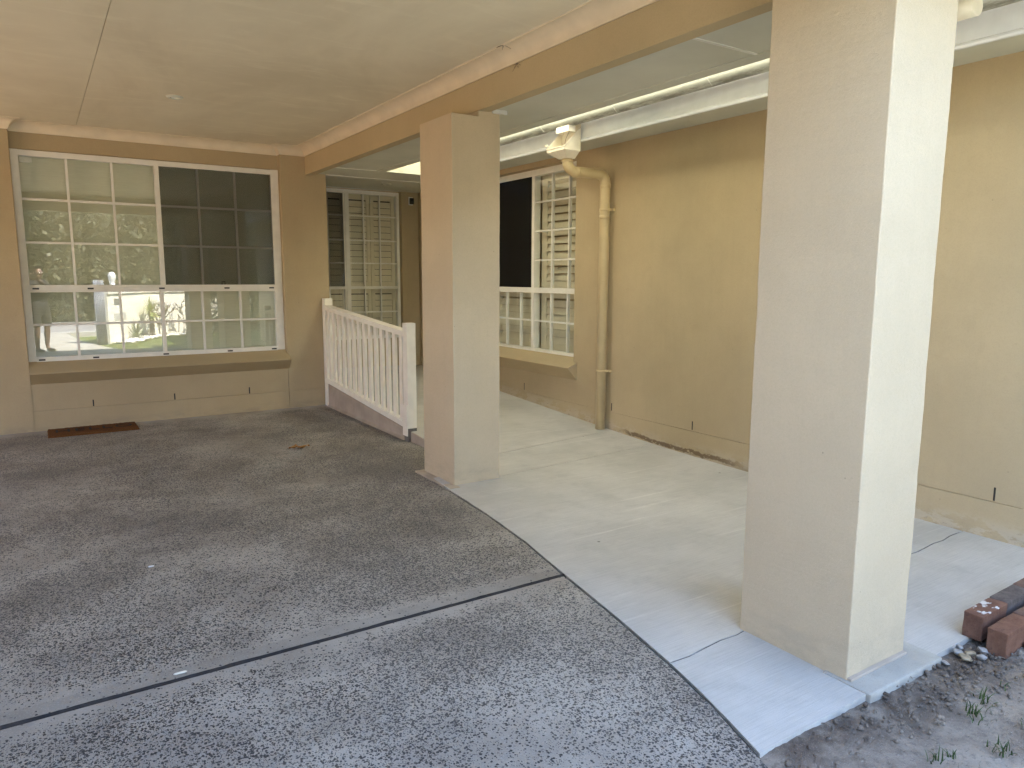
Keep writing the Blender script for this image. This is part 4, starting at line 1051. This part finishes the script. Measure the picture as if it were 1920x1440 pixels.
M_skin_shaded = plain('skin', (.20, .12, .085), .5, var=.06); M_shirt = plain('dark_shirt', (.02, .022, .025), .85, var=.15); M_shorts = plain('dark_shorts', (.02, .02, .024), .85, var=.15)  # skin tone darkened to carry the shade the figure stands in
M_hair = plain('dark_hair', (.03, .02, .015), .6)
person = thing('person', tuple(P0), 'person in dark shirt and shorts standing on the driveway holding up a phone', 'person')
V = [(0, 0, .93, (.12, .08)), (0, 0, 1.12, (.10, .065)), (0, -.01, 1.28, (.12, .075)), (0, 0, 1.40, (.075, .07)), (0, .02, 1.46, .052), (0, .035, 1.53, (.07, .085)), (0, .03, 1.60, (.075, .09)), (0, .02, 1.66, .05)]
E_ = [(i, i+1) for i in range(7)]
def chain(base, pts_):
    k = base
    for p in pts_: V.append(p); E_.append((k, len(V)-1)); k = len(V)-1
    return k
for sx in (-1, 1):
    chain(0, [(sx*.095, 0, .84, .085), (sx*.10, .02, .48, .056), (sx*.10, 0, .34, .056), (sx*.10, -.02, .09, .036), (sx*.105, .02, .045, .036), (sx*.12, .15, .03, .032)])
wr = []
for sx, el_, w_, pm_ in ((1, (.14, .17, 1.18), (-.16, .25, 1.43), (-.165, .285, 1.49)), (-1, (-.33, .06, 1.17), (-.35, .23, 1.42), (-.345, .275, 1.49))):
    k = chain(2, [(sx*.155, 0, 1.365, .06), (*el_, .041), (*w_, .027), (*pm_, (.034, .018))])
    for q in range(4):
        x0 = pm_[0]-sx*(.0)+(q-1.5)*.019; ln = (.8, 1, .95, .75)[q]
        chain(k, [(x0, pm_[1]+.005, pm_[2]+.03, .0095), (x0-sx*.012, pm_[1]+.022, pm_[2]+.03+.026*ln, .0085), (x0-sx*.028, pm_[1]+.03, pm_[2]+.03+.034*ln, .0075)])
    chain(k, [(pm_[0]-sx*.035, pm_[1]-.005, pm_[2]-.012, .011), (pm_[0]-sx*.055, pm_[1]-.004, pm_[2]+.015, .009)])
body = skin('body', V, E_, M_skin_shaded, person)
V = [(0, 0, .88, (.175, .125)), (0, 0, 1.12, (.152, .112)), (0, -.01, 1.28, (.165, .115)), (0, 0, 1.385, (.10, .08))]; E_ = [(0, 1), (1, 2), (2, 3)]
for sx, el_, w_ in ((1, (.14, .17, 1.18), (-.13, .245, 1.41)), (-1, (-.33, .06, 1.17), (-.35, .21, 1.39))): chain(2, [(sx*.16, 0, 1.365, .075), (*el_, .054), (*w_, .038)])
skin('shirt', V, E_, M_shirt, person)
V = [(0, 0, 1.06, (.150, .108)), (0, 0, .90, (.17, .12))]; E_ = [(0, 1)]
for sx in (-1, 1): chain(1, [(sx*.105, 0, .80, .105), (sx*.112, .01, .62, .098), (sx*.115, .02, .47, .095)])
skin('shorts', V, E_, M_shorts, person)
skin('hair', [(0, -.005, 1.60, (.082, .092)), (0, -.01, 1.665, (.07, .075)), (0, -.03, 1.54, (.07, .055))], [(0, 1), (0, 2)], M_hair, person)
for sx in (-1, 1):
    mb = MB(); mb.ball(L2W((sx*.03, .115, 1.575)), .011, 2); mb.build('eye', M_white, person)
    mb = MB(); mb.ball(L2W((sx*.078, .02, 1.565)), .03, 2, (.35, .6, 1)); mb.build('ear', M_skin_shaded, person)
    mb = MB(); mb.ball(L2W((sx*.115, .07, .032)), .1, 3, (.5, 1.25, .34), rot=Matrix.Rotation(-yaw, 3, 'Z').to_euler()); mb.build('shoe', M_shirt, person)
mb = MB(); mb.ball(L2W((0, .128, 1.55)), .016, 2, (.8, 1.1, 1.4)); mb.build('nose', M_skin_shaded, person)
mb = MB(); mb.ball(L2W((0, .112, 1.51)), .02, 2, (1.1, .5, .3), rot=Matrix.Rotation(-yaw, 3, 'Z').to_euler()); mb.build('mouth', plain('lips', (.35, .16, .13), .5), person)
ph = MB(); ph.box(-.085, .085, -.04, .04, -.022, -.014, .004)
for v in ph.bm.verts:
    c_ = v.co.copy(); v.co = Vector((0, 0, 1.5))+rt2*(c_.x-.012)+up2*(c_.y-.012)+fw*(c_.z-.002)
tag(ph.build('phone', M_black), 'black phone held up in both hands by the standing person', 'phone')
